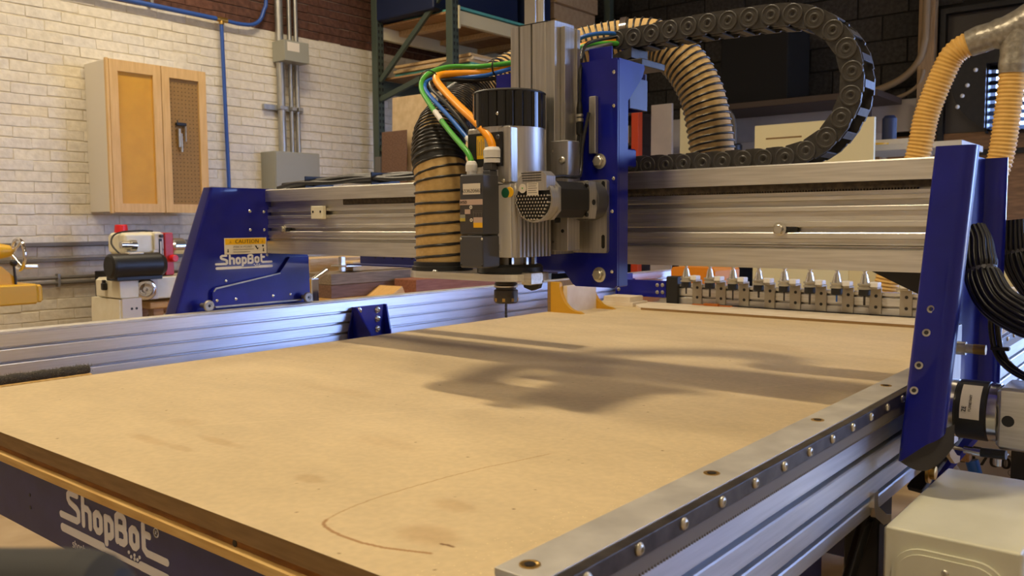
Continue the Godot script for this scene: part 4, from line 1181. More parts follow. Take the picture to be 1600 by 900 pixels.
	obj("cutter", bit, M.dark_steel, t)
	# terminal box with its labels and cable glands
	var bx := obj("terminal_box", MB.new().bx(-1.0215, -0.9670, 1.100, 1.204, -1.146, -1.100, 0.003).bx(-0.985, -0.9685, 1.198, 1.211, -1.1455, -1.12, 0.002), M.charcoal, t)
	obj("lower_box", MB.new().bx(-1.0215, -0.9670, 1.043, 1.099, -1.146, -1.0985, 0.003), M.charcoal, t)
	for p in [[-1.0165, 1.048], [-0.9675, 1.048], [-1.017, 1.093], [-0.968, 1.093]]: obj("screw", button_bolt(0.0022), M.black if p[1] < 1.06 else M.zinc, t, Vector3(p[0], p[1], -1.0985))
	var zf := -1.100
	var sn := obj("serial_label", MB.new().bx(-1.012, -0.972, 1.1695, 1.1880, zf, zf + 0.0004), M.label_white, bx)
	text("633620663", 0.0058, M.black_print, sn, Vector3(-0.992, 1.1755, zf + 0.0005), Basis.IDENTITY, 1.15)
	var hd := obj("brand_strip", MB.new().bx(-1.0195, -0.967, 1.1515, 1.1610, zf, zf + 0.0004), M.label_pink, bx)
	text("HSD", 0.0050, M.black_print, hd, Vector3(-1.0105, 1.1562, zf + 0.0005), Basis.IDENTITY, 1.2, true)
	obj("data_panel", MB.new().bx(-1.0195, -0.967, 1.1045, 1.1510, zf, zf + 0.0002), M.panel_dark, bx)
	obj("pink_sticker", MB.new().bx(-1.008, -0.995, 1.136, 1.1440, zf + 0.0002, zf + 0.0005), M.label_pink, bx)
	obj("pink_sticker", MB.new().bx(-0.988, -0.9675, 1.121, 1.1300, zf + 0.0002, zf + 0.0005), M.label_pink, bx)
	obj("yellow_sticker", MB.new().bx(-0.988, -0.9675, 1.1125, 1.1210, zf + 0.0002, zf + 0.0005), M.label_yellow, bx)
	obj("yellow_sticker", MB.new().bx(-1.0195, -1.007, 1.1235, 1.1290, zf + 0.0002, zf + 0.0005), M.label_dull_yellow, bx)
	obj("grey_sticker", MB.new().bx(-1.0195, -1.007, 1.1290, 1.1350, zf + 0.0002, zf + 0.0005), M.panel_grey, bx)
	var dl := MB.new()
	for p in [[-0.990, -0.968, 1.1405, 1.1410], [-0.990, -0.968, 1.1375, 1.138], [-0.9885, -0.988, 1.131, 1.141], [-0.982, -0.9815, 1.131, 1.138], [-0.976, -0.9755, 1.131, 1.138], [-0.970, -0.9695, 1.131, 1.138]]: dl.bx(p[0], p[1], p[2], p[3], zf + 0.0002, zf + 0.0004)
	obj("diagram", dl, M.grey_print, bx)
	for p in [[-0.9935, 1.1475], [-0.993, 1.1255]]: obj("eyelet", MB.new().lathe(Vector3(p[0], p[1], zf), Vector3(0, 0, 1), [Vector2(0.0032, 0), Vector2(0.0032, 0.0008), Vector2(0.0014, 0.0008), Vector2(0.0014, 0)], 12), M.label_white, bx)
	# glands
	var g1 := obj("cable_gland", MB.new().cyl(Vector3(-1.008, 1.204, -1.118), Vector3(-1.008, 1.210, -1.118), 0.0085, 12).lathe(Vector3(-1.008, 1.210, -1.118), Vector3.UP, [Vector2(0, 0), Vector2(0.0105, 0), Vector2(0.0105, 0.011), Vector2(0.0085, 0.0165), Vector2(0.006, 0.018), Vector2(0, 0.018)], 6), M.white_plastic, t)
	g1.set_meta("label", "small white cable gland")
	obj("gland_neck", MB.new().bx(-0.988, -0.9670, 1.211, 1.224, -1.150, -1.124, 0.002), M.charcoal, t)
	var g2 := obj("cable_gland", MB.new().cyl(Vector3(-0.974, 1.224, -1.136), Vector3(-0.974, 1.231, -1.136), 0.0155, 20).lathe(Vector3(-0.974, 1.2325, -1.136), Vector3.UP, [Vector2(0, 0), Vector2(0.0165, 0), Vector2(0.0165, 0.013), Vector2(0.0135, 0.018), Vector2(0.009, 0.019), Vector2(0, 0.019)], 8), M.white_plastic, t)
	g2.set_meta("label", "large white cable gland")
	for p in [[-1.018, 1.236, -1.15], [-1.006, 1.238, -1.155]]:
		obj("air_fitting", MB.new().cyl(Vector3(p[0], p[1], p[2]), Vector3(p[0] - 0.006, p[1] + 0.016, p[2]), 0.005, 12).cyl(Vector3(p[0], p[1] - 0.006, p[2]), Vector3(p[0], p[1] - 0.006, p[2] + 0.016), 0.0055, 12), M.black, t)
	# dust plate that carries the hose boot
	var hull := PackedVector2Array()
	for i in 20: hull.append(Vector2(-1.160, -1.2) + Vector2(cos(PI / 2 + PI * i / 19.0), sin(PI / 2 + PI * i / 19.0)) * 0.0625)
	for i in 20: hull.append(Vector2(-0.985, -1.2) + Vector2(cos(-PI / 2 + PI * i / 19.0), sin(-PI / 2 + PI * i / 19.0)) * 0.066)
	var dp := obj("dust_plate", MB.new().prism(hull, "y", 1.018, 1.0305), M.aluminium, t)
	dp.set_meta("label", "flat aluminium dust collection plate")
	obj("plate_screw", button_bolt(0.006), M.bright_steel, dp, Vector3(-1.128, 1.0305, -1.148), FACE_UP)
	obj("plate_screw", button_bolt(0.006), M.bright_steel, dp, Vector3(-0.935, 1.0305, -1.185), FACE_UP)
	obj("wing_nut", MB.new().prism(PackedVector2Array([Vector2(-0.965, 1.018), Vector2(-0.925, 1.018), Vector2(-0.930, 1.004), Vector2(-0.945, 0.999), Vector2(-0.962, 1.004)]), "z", -1.215, -1.205), M.black, dp)
	obj("clamp_boss", MB.new().bx(-0.937, -0.915, 1.012, 1.034, -1.20, -1.165, 0.002), M.aluminium, dp)
	obj("hose_boot", MB.new().lathe(Vector3(-1.160, 1.0305, -1.2), Vector3.UP, [Vector2(0, 0), Vector2(0.059, 0), Vector2(0.059, 0.008), Vector2(0.0555, 0.009), Vector2(0.0555, 0.016), Vector2(0.05, 0.017), Vector2(0, 0.017)], 32), M.black, dp)

# ---------------------------------------------------------------- cable chain, hoses, cables
const PIVOTS := [[-0.9378, 1.4809], [-0.8981, 1.4803], [-0.8582, 1.4820], [-0.8181, 1.4835], [-0.7792, 1.4837], [-0.7401, 1.4837], [-0.6998, 1.4822], [-0.6596, 1.4817], [-0.6194, 1.4799], [-0.5806, 1.4760], [-0.5428, 1.4627], [-0.5112, 1.4380], [-0.4884, 1.4056], [-0.4782, 1.3669], [-0.4793, 1.3274], [-0.4942, 1.2920], [-0.5180, 1.2608], [-0.5525, 1.2402], [-0.5896, 1.2315], [-0.6293, 1.2303], [-0.6678, 1.2303], [-0.7076, 1.2301], [-0.7474, 1.2301], [-0.7872, 1.2301], [-0.8255, 1.2301], [-0.8649, 1.2301], [-0.9041, 1.2302], [-0.944, 1.2302], [-0.984, 1.2302]]

func wind(b: MB, pts: PackedVector3Array, rads: Array, wire: float, pitch: Callable, start := 0.0) -> void:
	# wire coil wound round a path
	var fr := MB.frames(pts)
	var coil := PackedVector3Array()
	var ph := start
	for i in pts.size() - 1:
		var d := pts[i].distance_to(pts[i + 1])
		var pt: float = pitch.call(float(i) / (pts.size() - 1))
		var turn := TAU * d / pt
		var steps := maxi(1, int(turn / 0.42))
		for k in steps:
			var q := float(k) / steps
			var f0: Basis = fr[i]
			var f1: Basis = fr[i + 1]
			var x := f0.x.lerp(f1.x, q).normalized()
			var y := f0.y.lerp(f1.y, q).normalized()
			var a := ph + turn * q
			coil.append(pts[i].lerp(pts[i + 1], q) + (x * cos(a) + y * sin(a)) * (rads[i] + 0.0008))
		ph += turn
	b.tube(coil, wire, 5, false)

# corrugated skin: radius swells between windings
func skin(pts: PackedVector3Array, rad: float, depth: float, pitch: float) -> Array:
	var r := []
	var run := 0.0
	for i in pts.size():
		if i > 0: run += pts[i].distance_to(pts[i - 1])
		r.append(rad - depth * (0.5 + 0.5 * cos(TAU * run / pitch)))
	return r

func cable(called: String, label: String, ctrl: Array, r: float, m: Material, cat := "cable") -> MeshInstance3D:
	var o := obj(called, MB.new().tube(smooth_path(ctrl, 0.008), r, 12), m)
	tag(o, label, cat)
	return o

func chain_and_hoses() -> void:
	var t := thing("cable_chain", "black plastic cable chain looping up over the gantry beam", "cable chain", Vector3(0, 0, 0))
	# one link, drawn from pivot (0, 0) to pivot (0.04, 0), 0.06 deep
	var lk := MB.new()
	var out := PackedVector2Array()
	for i in 9: out.append(Vector2(0.0, 0.0) + Vector2(cos(PI / 2 + PI * i / 8.0), sin(PI / 2 + PI * i / 8.0)) * 0.0175)
	out.append(Vector2(0.006, -0.0195)); out.append(Vector2(0.034, -0.0195)); out.append(Vector2(0.040, -0.012)); out.append(Vector2(0.040, 0.012)); out.append(Vector2(0.034, 0.0195)); out.append(Vector2(0.006, 0.0195))
	for z in [[0.0, -0.006], [-0.056, -0.062]]: lk.prism(out, "z", z[0], z[1])
	for y in [-0.0188, 0.0188]: lk.bx(0.013, 0.027, y - 0.0018, y + 0.0018, -0.056, -0.006, 0.0006)
	var link := lk.mesh()
	var cap := MB.new().lathe(Vector3.ZERO, Vector3(0, 0, 1), [Vector2(0.0178, -0.004), Vector2(0.0178, 0.0018), Vector2(0.0168, 0.0024), Vector2(0.0150, 0.0024), Vector2(0.0142, 0.0014), Vector2(0.0090, 0.0014), Vector2(0.0080, 0.0022), Vector2(0.0058, 0.0022), Vector2(0.0046, 0.0008), Vector2(0.0032, 0.0004), Vector2(0.0032, -0.003), Vector2(0, -0.003)], 22).mesh()
	var dot := MB.new().cyl(Vector3(0, 0, -0.003), Vector3(0, 0, -0.0025), 0.0032, 10).mesh()
	var inner := []
	for i in PIVOTS.size() - 1:
		var a := Vector2(PIVOTS[i][0], PIVOTS[i][1])
		var b := Vector2(PIVOTS[i + 1][0], PIVOTS[i + 1][1])
		var d := b - a
		var ang := d.angle()
		var l := obj("chain_link", link, M.chain_plastic, t, Vector3(a.x, a.y, -1.472), Basis(Vector3(0, 0, 1), ang).scaled_local(Vector3(d.length() / 0.04, 1, 1)))
		var c := obj("pivot_cap", cap, M.chain_cap, l, Vector3.ZERO)
		obj("pivot_bore", dot, M.black, c)
		inner.append(Vector3(a.x, a.y, -1.5))
	var inner_b := []
	var inner_c := []
	for k in inner.size():
		var p: Vector3 = inner[k]
		var q: Vector3 = inner[mini(k + 1, inner.size() - 1)] - inner[maxi(k - 1, 0)]
		var nn := Vector3(-q.y, q.x, 0).normalized()
		inner_b.append(p + nn * -0.008 + Vector3(0, 0, 0.016))
		inner_c.append(p + nn * -0.006 + Vector3(0, 0, -0.012))
	obj("inner_cable", MB.new().tube(smooth_path(inner_b, 0.012), 0.0055, 8), M.blue_cable, t).set_meta("label", "blue cable inside the chain")
	obj("inner_cable", MB.new().tube(smooth_path(inner_c, 0.012), 0.0105, 10), M.black_cable, t)
	# end fitting on the carriage
	var ef := obj("end_fitting", MB.new().prism(PackedVector2Array([Vector2(-1.0, 1.432), Vector2(-0.93, 1.455), Vector2(-0.90, 1.461), Vector2(-0.90, 1.442), Vector2(-0.98, 1.42)]), "z", -1.53, -1.468).bx(-0.99, -0.86, 1.418, 1.432, -1.53, -1.44, 0.002), M.chain_plastic, t)
	ef.set_meta("label", "black end fitting of the chain")

	# dust hose from the spindle's plate, up over the carriage and down behind the beam
	var hz := thing("dust_hose", "beige dust hose with black wire coil arching over the carriage", "hose", Vector3(0, 0, 0))
	var hp := smooth_path([Vector3(-1.160, 1.046, -1.200), Vector3(-1.161, 1.144, -1.200), Vector3(-1.160, 1.199, -1.200), Vector3(-1.172, 1.248, -1.205), Vector3(-1.197, 1.302, -1.240), Vector3(-1.227, 1.360, -1.330), Vector3(-1.244, 1.405, -1.420), Vector3(-1.228, 1.456, -1.510), Vector3(-1.149, 1.500, -1.600), Vector3(-1.057, 1.522, -1.660), Vector3(-0.978, 1.518, -1.690), Vector3(-0.915, 1.470, -1.700), Vector3(-0.872, 1.400, -1.705), Vector3(-0.850, 1.319, -1.705), Vector3(-0.838, 1.237, -1.705), Vector3(-0.815, 1.155, -1.71), Vector3(-0.74, 1.118, -1.72), Vector3(-0.60, 1.115, -1.73), Vector3(-0.40, 1.115, -1.73)], 0.0030)
	var cnt := hp.size()
	var total := cnt * 0.0030
	var pitch := func(u: float) -> float:
		var s := u * total
		if s < 0.15: return 0.0205
		if s < 0.20: return lerpf(0.0205, 0.0075, (s - 0.15) / 0.05)
		if s < 0.255: return 0.0068
		if s < 0.42: return 0.0085
		if s < 0.50: return lerpf(0.0085, 0.0150, (s - 0.42) / 0.08)
		return 0.0140
	var rads := []
	var run := 0.0
	for i in cnt:
		var u := float(i) / (cnt - 1)
		run += 0.0030 / float(pitch.call(u))
		var base := lerpf(0.0505, 0.046, clampf((u * total - 0.2) / 0.3, 0, 1))
		var bulge := 0.0062 if u * total > 0.24 and u * total < 0.27 else 0.0
		rads.append(base)
	obj("hose_fabric", MB.new().tube(hp, rads, 26, false), M.hose_fabric, hz)
	var coil := MB.new()
	wind(coil, hp, rads, 0.0029, pitch)
	# (the coil sits on the skin; where the windings crowd together they hide it)
	obj("wire_coil", coil, M.hose_wire, hz)
	# black patch where the hose folds on itself
	var cuff := []
	var cr := []
	for i in cnt:
		var s := float(i) * 0.0030
		if s >= 0.185 and s <= 0.240:
			cuff.append(hp[i])
			cr.append(float(rads[i]) + 0.0006)
	obj("folded_cuff", MB.new().tube(PackedVector3Array(cuff), cr, 26, false), M.rubber, hz)
	obj("hose_strap", MB.new().lathe(Vector3(-1.035, 1.5235, -1.67), Vector3(0.8, 0.08, -0.3), [Vector2(0.0505, -0.007), Vector2(0.0520, -0.007), Vector2(0.0520, 0.007), Vector2(0.0505, 0.007)], 24), M.chrome, hz)

	# cables into the spindle
	cable("power_cable", "thick orange power cable bending into the large white gland", [Vector3(-0.974, 1.248, -1.136), Vector3(-0.982, 1.268, -1.137), Vector3(-1.030, 1.302, -1.152), Vector3(-1.083, 1.332, -1.172), Vector3(-1.157, 1.375, -1.205), Vector3(-1.205, 1.403, -1.235), Vector3(-1.232, 1.420, -1.275), Vector3(-1.222, 1.427, -1.315), Vector3(-1.182, 1.430, -1.355), Vector3(-1.130, 1.434, -1.366), Vector3(-1.015, 1.454, -1.400), Vector3(-0.975, 1.470, -1.430), Vector3(-0.935, 1.482, -1.490)], 0.0075, M.orange_cable)
	var gc := cable("signal_cable", "green signal cable curving down into the small white gland", [Vector3(-1.008, 1.227, -1.118), Vector3(-1.018, 1.242, -1.121), Vector3(-1.050, 1.264, -1.132), Vector3(-1.094, 1.292, -1.150), Vector3(-1.168, 1.345, -1.180), Vector3(-1.222, 1.388, -1.210), Vector3(-1.246, 1.420, -1.252), Vector3(-1.234, 1.440, -1.300), Vector3(-1.191, 1.442, -1.345), Vector3(-1.122, 1.442, -1.358), Vector3(-1.016, 1.448, -1.390), Vector3(-0.968, 1.467, -1.420), Vector3(-0.93, 1.474, -1.480)], 0.0050, M.green_cable)
	obj("cable_marker", MB.new().tube(PackedVector3Array([Vector3(-1.118, 1.3095, -1.159), Vector3(-1.146, 1.3295, -1.1705)]), 0.0054, 12), M.white_plastic, gc)
	var bc := cable("air_line", "blue air line running beside the orange cable", [Vector3(-1.026, 1.252, -1.15), Vector3(-1.065, 1.284, -1.158), Vector3(-1.112, 1.318, -1.172), Vector3(-1.178, 1.362, -1.192), Vector3(-1.218, 1.388, -1.216), Vector3(-1.240, 1.408, -1.252), Vector3(-1.232, 1.418, -1.300), Vector3(-1.191, 1.421, -1.340), Vector3(-1.139, 1.426, -1.352), Vector3(-1.015, 1.460, -1.405), Vector3(-0.984, 1.484, -1.420), Vector3(-0.950, 1.494, -1.46), Vector3(-0.92, 1.488, -1.50)], 0.0042, M.blue_cable)
	obj("line_collar", MB.new().tube(PackedVector3Array([Vector3(-1.040, 1.264, -1.152), Vector3(-1.052, 1.274, -1.155)]), 0.0048, 10), M.white_plastic, bc)
	cable("air_line", "black air line beneath the orange cable", [Vector3(-1.014, 1.254, -1.155), Vector3(-1.042, 1.282, -1.156), Vector3(-1.083, 1.313, -1.168), Vector3(-1.138, 1.352, -1.184), Vector3(-1.187, 1.380, -1.204), Vector3(-1.224, 1.402, -1.242), Vector3(-1.228, 1.412, -1.290), Vector3(-1.196, 1.414, -1.340), Vector3(-1.14, 1.414, -1.352)], 0.0040, M.black_cable)
	for p in [[Vector3(-1.226, 1.406, -1.236), "black cable tie round the bend of the cables"], [Vector3(-1.148, 1.436, -1.355), "black cable tie near the slide"]]:
		var tie := obj("cable_tie", MB.new().lathe(p[0], Vector3(-0.5, 0.5, -0.7) if p[0].x < -1.2 else Vector3(1, 0, -0.1), [Vector2(0.018, -0.0016), Vector2(0.0192, -0.0016), Vector2(0.0192, 0.0016), Vector2(0.018, 0.0016)], 20), M.black)
		tag(tie, p[1], "cable tie")
	# thin leads on the carriage face
	var ld := thing("sensor_lead", "black sensor lead with inline connector hanging on the carriage plate", "cable", Vector3(0, 0, 0))
	obj("upper_lead", MB.new().tube(smooth_path([Vector3(-0.920, 1.335, -1.320), Vector3(-0.920, 1.388, -1.322), Vector3(-0.931, 1.427, -1.343), Vector3(-0.946, 1.462, -1.385), Vector3(-0.930, 1.484, -1.46)], 0.008), 0.0034, 10), M.black_cable, ld)
	obj("connector", MB.new().lathe(Vector3(-0.920, 1.282, -1.320), Vector3.UP, [Vector2(0, 0), Vector2(0.0058, 0), Vector2(0.0066, 0.004), Vector2(0.0066, 0.022), Vector2(0.0056, 0.023), Vector2(0.0060, 0.028), Vector2(0.0056, 0.03), Vector2(0.006, 0.048), Vector2(0.004, 0.06), Vector2(0, 0.06)], 14), M.black, ld)
	obj("collar_nut", MB.new().cyl(Vector3(-0.920, 1.3055, -1.320), Vector3(-0.920, 1.3125, -1.320), 0.0076, 12, 0.001).cyl(Vector3(-0.920, 1.3145, -1.320), Vector3(-0.920, 1.320, -1.320), 0.0072, 12, 0.001), M.zinc, ld)
	obj("lower_lead", MB.new().tube(smooth_path([Vector3(-0.9215, 1.284, -1.320), Vector3(-0.9235, 1.253, -1.315), Vector3(-0.928, 1.226, -1.308), Vector3(-0.935, 1.205, -1.298), Vector3(-0.935, 1.195, -1.28)], 0.006), 0.0030, 10).tube(smooth_path([Vector3(-0.9165, 1.284, -1.319), Vector3(-0.9165, 1.253, -1.313), Vector3(-0.921, 1.226, -1.306), Vector3(-0.929, 1.205, -1.296), Vector3(-0.930, 1.195, -1.28)], 0.006), 0.0030, 10), M.black_cable, ld)
	cable("motor_lead", "thin grey lead arcing down the carriage plate beside the slide", [Vector3(-0.925, 1.200, -1.270), Vector3(-0.932, 1.225, -1.305), Vector3(-0.940, 1.260, -1.318), Vector3(-0.952, 1.321, -1.324), Vector3(-0.952, 1.379, -1.324), Vector3(-0.952, 1.423, -1.340), Vector3(-0.949, 1.446, -1.370), Vector3(-0.940, 1.472, -1.46)], 0.0034, M.grey_cable)
	# loose cables lying along the left half of the beam
	var lb := thing("cable_bundle", "bundle of black cables lying along the top of the beam", "cable bundle", Vector3(0, 0, 0))
	for i in 8:
		var ctrl := []
		for k in 12:
			var u := k / 11.0
			var x := lerpf(-2.06 + 0.012 * (i % 3), -1.17, u)
			var h := 1.2265 + 0.0065 * (i % 2) + 0.007 * int(i / 4) + 0.003 * sin(u * 19.0 + i * 1.7) + 0.006 * smoothstep(0.0, 0.2, u)
			ctrl.append(Vector3(x, h - (0.004 if k == 0 else 0.0), -1.468 - 0.011 * i + 0.004 * sin(u * 13.0 + i * 2.3)))
		obj("strand", MB.new().tube(smooth_path(ctrl, 0.012), 0.0058, 8), M.black_cable, lb)
	for x in [-1.93, -1.66, -1.42]: obj("tie", MB.new().bx(x - 0.002, x + 0.002, 1.211, 1.251, -1.56, -1.461, 0.002), M.black, lb)
	# braided bundles on the near upright
	sleeve("sleeved black cable bundle strapped inside the near upright", [Vector3(-0.271, 1.105, -1.362), Vector3(-0.262, 1.088, -1.355), Vector3(-0.257, 1.066, -1.345), Vector3(-0.247, 1.036, -1.335), Vector3(-0.228, 1.008, -1.325), Vector3(-0.196, 0.990, -1.315), Vector3(-0.150, 0.975, -1.30), Vector3(-0.08, 0.93, -1.30)], 0.0225)
	sleeve("sleeved black cable bundle behind the near upright", [Vector3(-0.262, 1.120, -1.62), Vector3(-0.254, 1.062, -1.62), Vector3(-0.231, 1.018, -1.62), Vector3(-0.190, 0.979, -1.60), Vector3(-0.13, 0.95, -1.58)], 0.022)
	var lead := thing("looped_lead", "pair of glossy black leads looping down behind the drive motor", "cable", Vector3(0, 0, 0))
	for o in [0.0, 0.0085]:
		obj("strand", MB.new().tube(smooth_path([Vector3(-0.250 + o, 1.03, -1.355), Vector3(-0.248 + o, 0.999, -1.385), Vector3(-0.247 + o, 0.960, -1.395), Vector3(-0.240 + o, 0.928, -1.395), Vector3(-0.222 + o, 0.910, -1.38), Vector3(-0.195 + o, 0.900, -1.36), Vector3(-0.165 + o, 0.893, -1.345), Vector3(-0.10, 0.87, -1.34)], 0.008), 0.0040, 10), M.black_gloss, lead)
	obj("tie", MB.new().box(Vector3(-0.2345, 0.935, -1.395), Vector3(0.024, 0.005, 0.012), 0.001), M.black, lead)

func sleeve(label: String, ctrl: Array, r: float) -> void:
	var s := thing("sleeved_bundle", label, "cable bundle", Vector3(0, 0, 0))
	var pts := smooth_path(ctrl, 0.004)
	var rr := []
	for i in pts.size():
		var u := float(i) / (pts.size() - 1)
		rr.append(r * (0.78 + 0.22 * smoothstep(0.0, 0.35, u) - 0.14 * exp(-pow((u - 0.22) / 0.02, 2.0))))
	obj("core", MB.new().tube(pts, rr, 16), M.black, s)
	var fr := MB.frames(pts)
	for k in 18:
		var a := TAU * k / 18
		var line := PackedVector3Array()
		for i in pts.size():
			var f: Basis = fr[i]
			var tw := a + 0.9 * float(i) / pts.size()
			line.append(pts[i] + (f.x * cos(tw) + f.y * sin(tw)) * (rr[i] - 0.0002))
		obj("strand", MB.new().tube(line, 0.0030, 6), M.black_cable, s)
	var at := int(pts.size() * 0.22)
	obj("strap", MB.new().lathe(pts[at], fr[at].z, [Vector2(r * 0.86, -0.003), Vector2(r * 0.92, -0.003), Vector2(r * 0.92, 0.003), Vector2(r * 0.86, 0.003)], 20), M.charcoal, s)

# ---------------------------------------------------------------- things on and at the table
func table_goods() -> void:
	# strip of board screwed down across the far end
	var ss := obj("stop_strip", MB.new().prism(PackedVector2Array([Vector2(-1.62, -2.715), Vector2(-0.385, -2.735), Vector2(-0.385, -2.925), Vector2(-1.80, -2.925)]), "y", 0.8, 0.8085), M.mdf_pale)
	tag(ss, "thin fibreboard strip lying across the far end of the board", "board")
	obj("sawn_edge", MB.new().prism(PackedVector2Array([Vector2(-1.62, -2.7145), Vector2(-0.385, -2.7345), Vector2(-0.385, -2.7355), Vector2(-1.62, -2.7155)]), "y", 0.8, 0.8084), M.mdf_edge, ss)
	# curved fibreboard jig
	var j := thing("curved_jig", "golden fibreboard jig with two curved ribs at the board's far corner", "jig", Vector3(0, 0, 0))
	for z in [-2.462, -2.665]:
		var p := PackedVector2Array([Vector2(-1.843, 0.8), Vector2(-1.843, 0.908), Vector2(-1.812, 0.908)])
		for i in 11:
			var a := PI + PI / 2 * i / 10.0
			p.append(Vector2(-1.722, 0.905) + Vector2(cos(a) * 0.082, sin(a) * 0.098))
		p.append(Vector2(-1.705, 0.8))
		obj("curved_rib", MB.new().prism(p, "z", z, z - 0.018), M.golden_board, j)
	obj("back_panel", MB.new().bx(-1.8555, -1.843, 0.8, 0.909, -2.683, -2.46, 0.0005), M.mdf_edge, j)
	obj("middle_panel", MB.new().bx(-1.80, -1.782, 0.8, 0.895, -2.665, -2.48, 0.0005), M.mdf_pale, j)
	tag(obj("board_offcut", MB.new().bx(-1.845, -1.70, 0.8, 0.816, -2.90, -2.79, 0.001), M.mdf_pale), "lower fibreboard offcut stacked beside the curved jig", "offcut", "offcuts by the jig")
	tag(obj("board_offcut", MB.new().bx(-1.835, -1.715, 0.816, 0.836, -2.89, -2.795, 0.001), M.mdf_pale), "upper fibreboard offcut stacked beside the curved jig", "offcut", "offcuts by the jig")

	# rack of tool holders across the far end
	var t := thing("tool_rack", "slotted aluminium tool bar with grey fork plates across the table's far end", "tool rack", Vector3(0, 0, 0))
	obj("rack_beam", MB.new().prism(slot_section(-2.99, -2.955, 0.806, 0.884, [[0.866, 0.8715], [0.832, 0.8375]]), "x", -1.68, -0.30), M.aluminium, t)
	obj("blue_bracket", MB.new().bx(-1.86, -1.648, 0.826, 0.892, -2.955, -2.948, 0.001).bx(-1.866, -1.858, 0.80, 0.912, -3.05, -2.948, 0.001), M.blue_paint, t)
	for p in [[-1.685, 0.874], [-1.685, 0.846], [-1.662, 0.875], [-1.662, 0.847], [-1.862, 0.900], [-1.862, 0.85]]: obj("bracket_bolt", button_bolt(0.0075), M.dusty_metal, t, Vector3(p[0], p[1], -2.948))
	obj("end_block", MB.new().bx(-1.642, -1.592, 0.800, 0.911, -2.985, -2.94, 0.003), M.black, t)
	var hole := MB.new().cyl(Vector3.ZERO, Vector3(0, 0, 0.0006), 0.0055, 12).mesh()
	var fork := MB.new().bx(-0.019, 0.019, 0.803, 0.903, -0.007, 0.0, 0.001).bx(-0.019, 0.019, 0.897, 0.903, 0.0, 0.045, 0.001).mesh()
	var xs := [-1.515, -1.418, -1.327, -1.229, -1.136, -1.046, -0.955, -0.865, -0.770, -0.67, -0.57, -0.47]
	for i in xs.size():
		var f := obj("fork_plate", fork, M.fork_grey, t, Vector3(xs[i], 0, -2.948))
		obj("hole", hole, M.black, f, Vector3(0.002, 0.872, 0.0))
		obj("hole", hole, M.black, f, Vector3(0.002, 0.835, 0.0))
		obj("fork_jaw", MB.new().bx(-0.006, 0.022, 0.903, 0.920, 0.012, 0.05, 0.003), M.white_plastic, f)
	# cord along the foot of the rack
	tag(obj("black_wire", MB.new().tube(smooth_path([Vector3(-1.45, 0.812, -2.94), Vector3(-1.2, 0.8105, -2.936), Vector3(-1.0, 0.8105, -2.938), Vector3(-0.75, 0.8105, -2.936), Vector3(-0.4, 0.811, -2.94)], 0.02), 0.0022, 6), M.black), "thin black cord running along the foot of the tool rack", "wire")
	var holder := func() -> Array:
		return []
	var names := ["first", "second", "third", "fourth", "fifth", "sixth", "seventh", "eighth"]
	var cone := MB.new().lathe(Vector3.ZERO, Vector3.UP, [Vector2(0.0, 0.012), Vector2(0.0155, 0.012), Vector2(0.008, 0.044), Vector2(0.0, 0.044)], 16).lathe(Vector3(0, 0.044, 0), Vector3.UP, [Vector2(0.005, 0), Vector2(0.005, 0.008), Vector2(0.009, 0.009), Vector2(0.009, 0.016), Vector2(0.0, 0.017)], 12).mesh()
	var collar := MB.new().lathe(Vector3.ZERO, Vector3.UP, [Vector2(0, -0.006), Vector2(0.022, -0.006), Vector2(0.022, -0.001), Vector2(0.018, 0.001), Vector2(0.018, 0.005), Vector2(0.022, 0.007), Vector2(0.022, 0.012), Vector2(0.0, 0.012)], 18).mesh()
	var nut := MB.new().lathe(Vector3.ZERO, Vector3.UP, [Vector2(0, -0.028), Vector2(0.0165, -0.028), Vector2(0.0185, -0.025), Vector2(0.0185, -0.007), Vector2(0, -0.006)], 18).mesh()
	for i in 8:
		var h := thing("tool_holder", "black and silver tool holder in the rack, %s from the blue bracket" % names[i], "tool holder", Vector3(xs[i] - 0.022, 0.902, -2.905), "tool holders in the rack")
		obj("taper_cone", cone, M.bright_steel, h)
		obj("collar", collar, M.dusty_metal if i % 2 else M.zinc, h)
		obj("collet_nut", nut, M.black, h)
		obj("cutter", MB.new().cyl(Vector3(0, -0.028, 0), Vector3(0, -0.052 - 0.007 * (i % 3), 0), 0.003 + 0.0008 * (i % 2), 8), M.blue_cable if i == 6 else M.dark_steel, h)
	# a few orange cylinders and caps behind the rack
	tag(obj("orange_tote", MB.new().prism(PackedVector2Array([Vector2(-1.90, 0.0), Vector2(-1.93, 0.90), Vector2(-1.92, 0.915), Vector2(-1.72, 0.915), Vector2(-1.71, 0.90), Vector2(-1.74, 0.0)]), "z", -3.75, -3.5), M.orange_plastic), "bright orange tote behind the tool rack", "tote")
	tag(obj("orange_clamp", MB.new().bx(-1.52, -1.36, 0.8, 0.812, -2.935, -2.915, 0.003).bx(-1.47, -1.41, 0.8, 0.817, -2.93, -2.91, 0.002), M.orange_black), "low orange and black clamp at the foot of the tool rack", "clamp")
	tag(obj("cabinet_box", MB.new().bx(-1.25, -0.2, 0.0, 0.93, -4.3, -3.85, 0.01), M.cream_board), "cream coloured cabinet standing behind the tool rack", "cabinet")
	# bristle strip left of the board
	var br := thing("brush_strip", "grey bristle dust brush strip lying along the board's left edge", "brush", Vector3(0, 0, 0))
	obj("brush_back", MB.new().bx(-1.925, -1.862, 0.7643, 0.802, -0.84, -0.30, 0.002), M.plywood_x, br)
	var core := PackedVector3Array()
	var cr := []
	for i in 60:
		core.append(Vector3(-1.880, 0.8095, -0.30 - 0.54 * i / 59.0))
		cr.append(0.0105 + 0.0018 * sin(i * 2.1) * cos(i * 0.9) - (0.004 if i == 59 else 0.0))
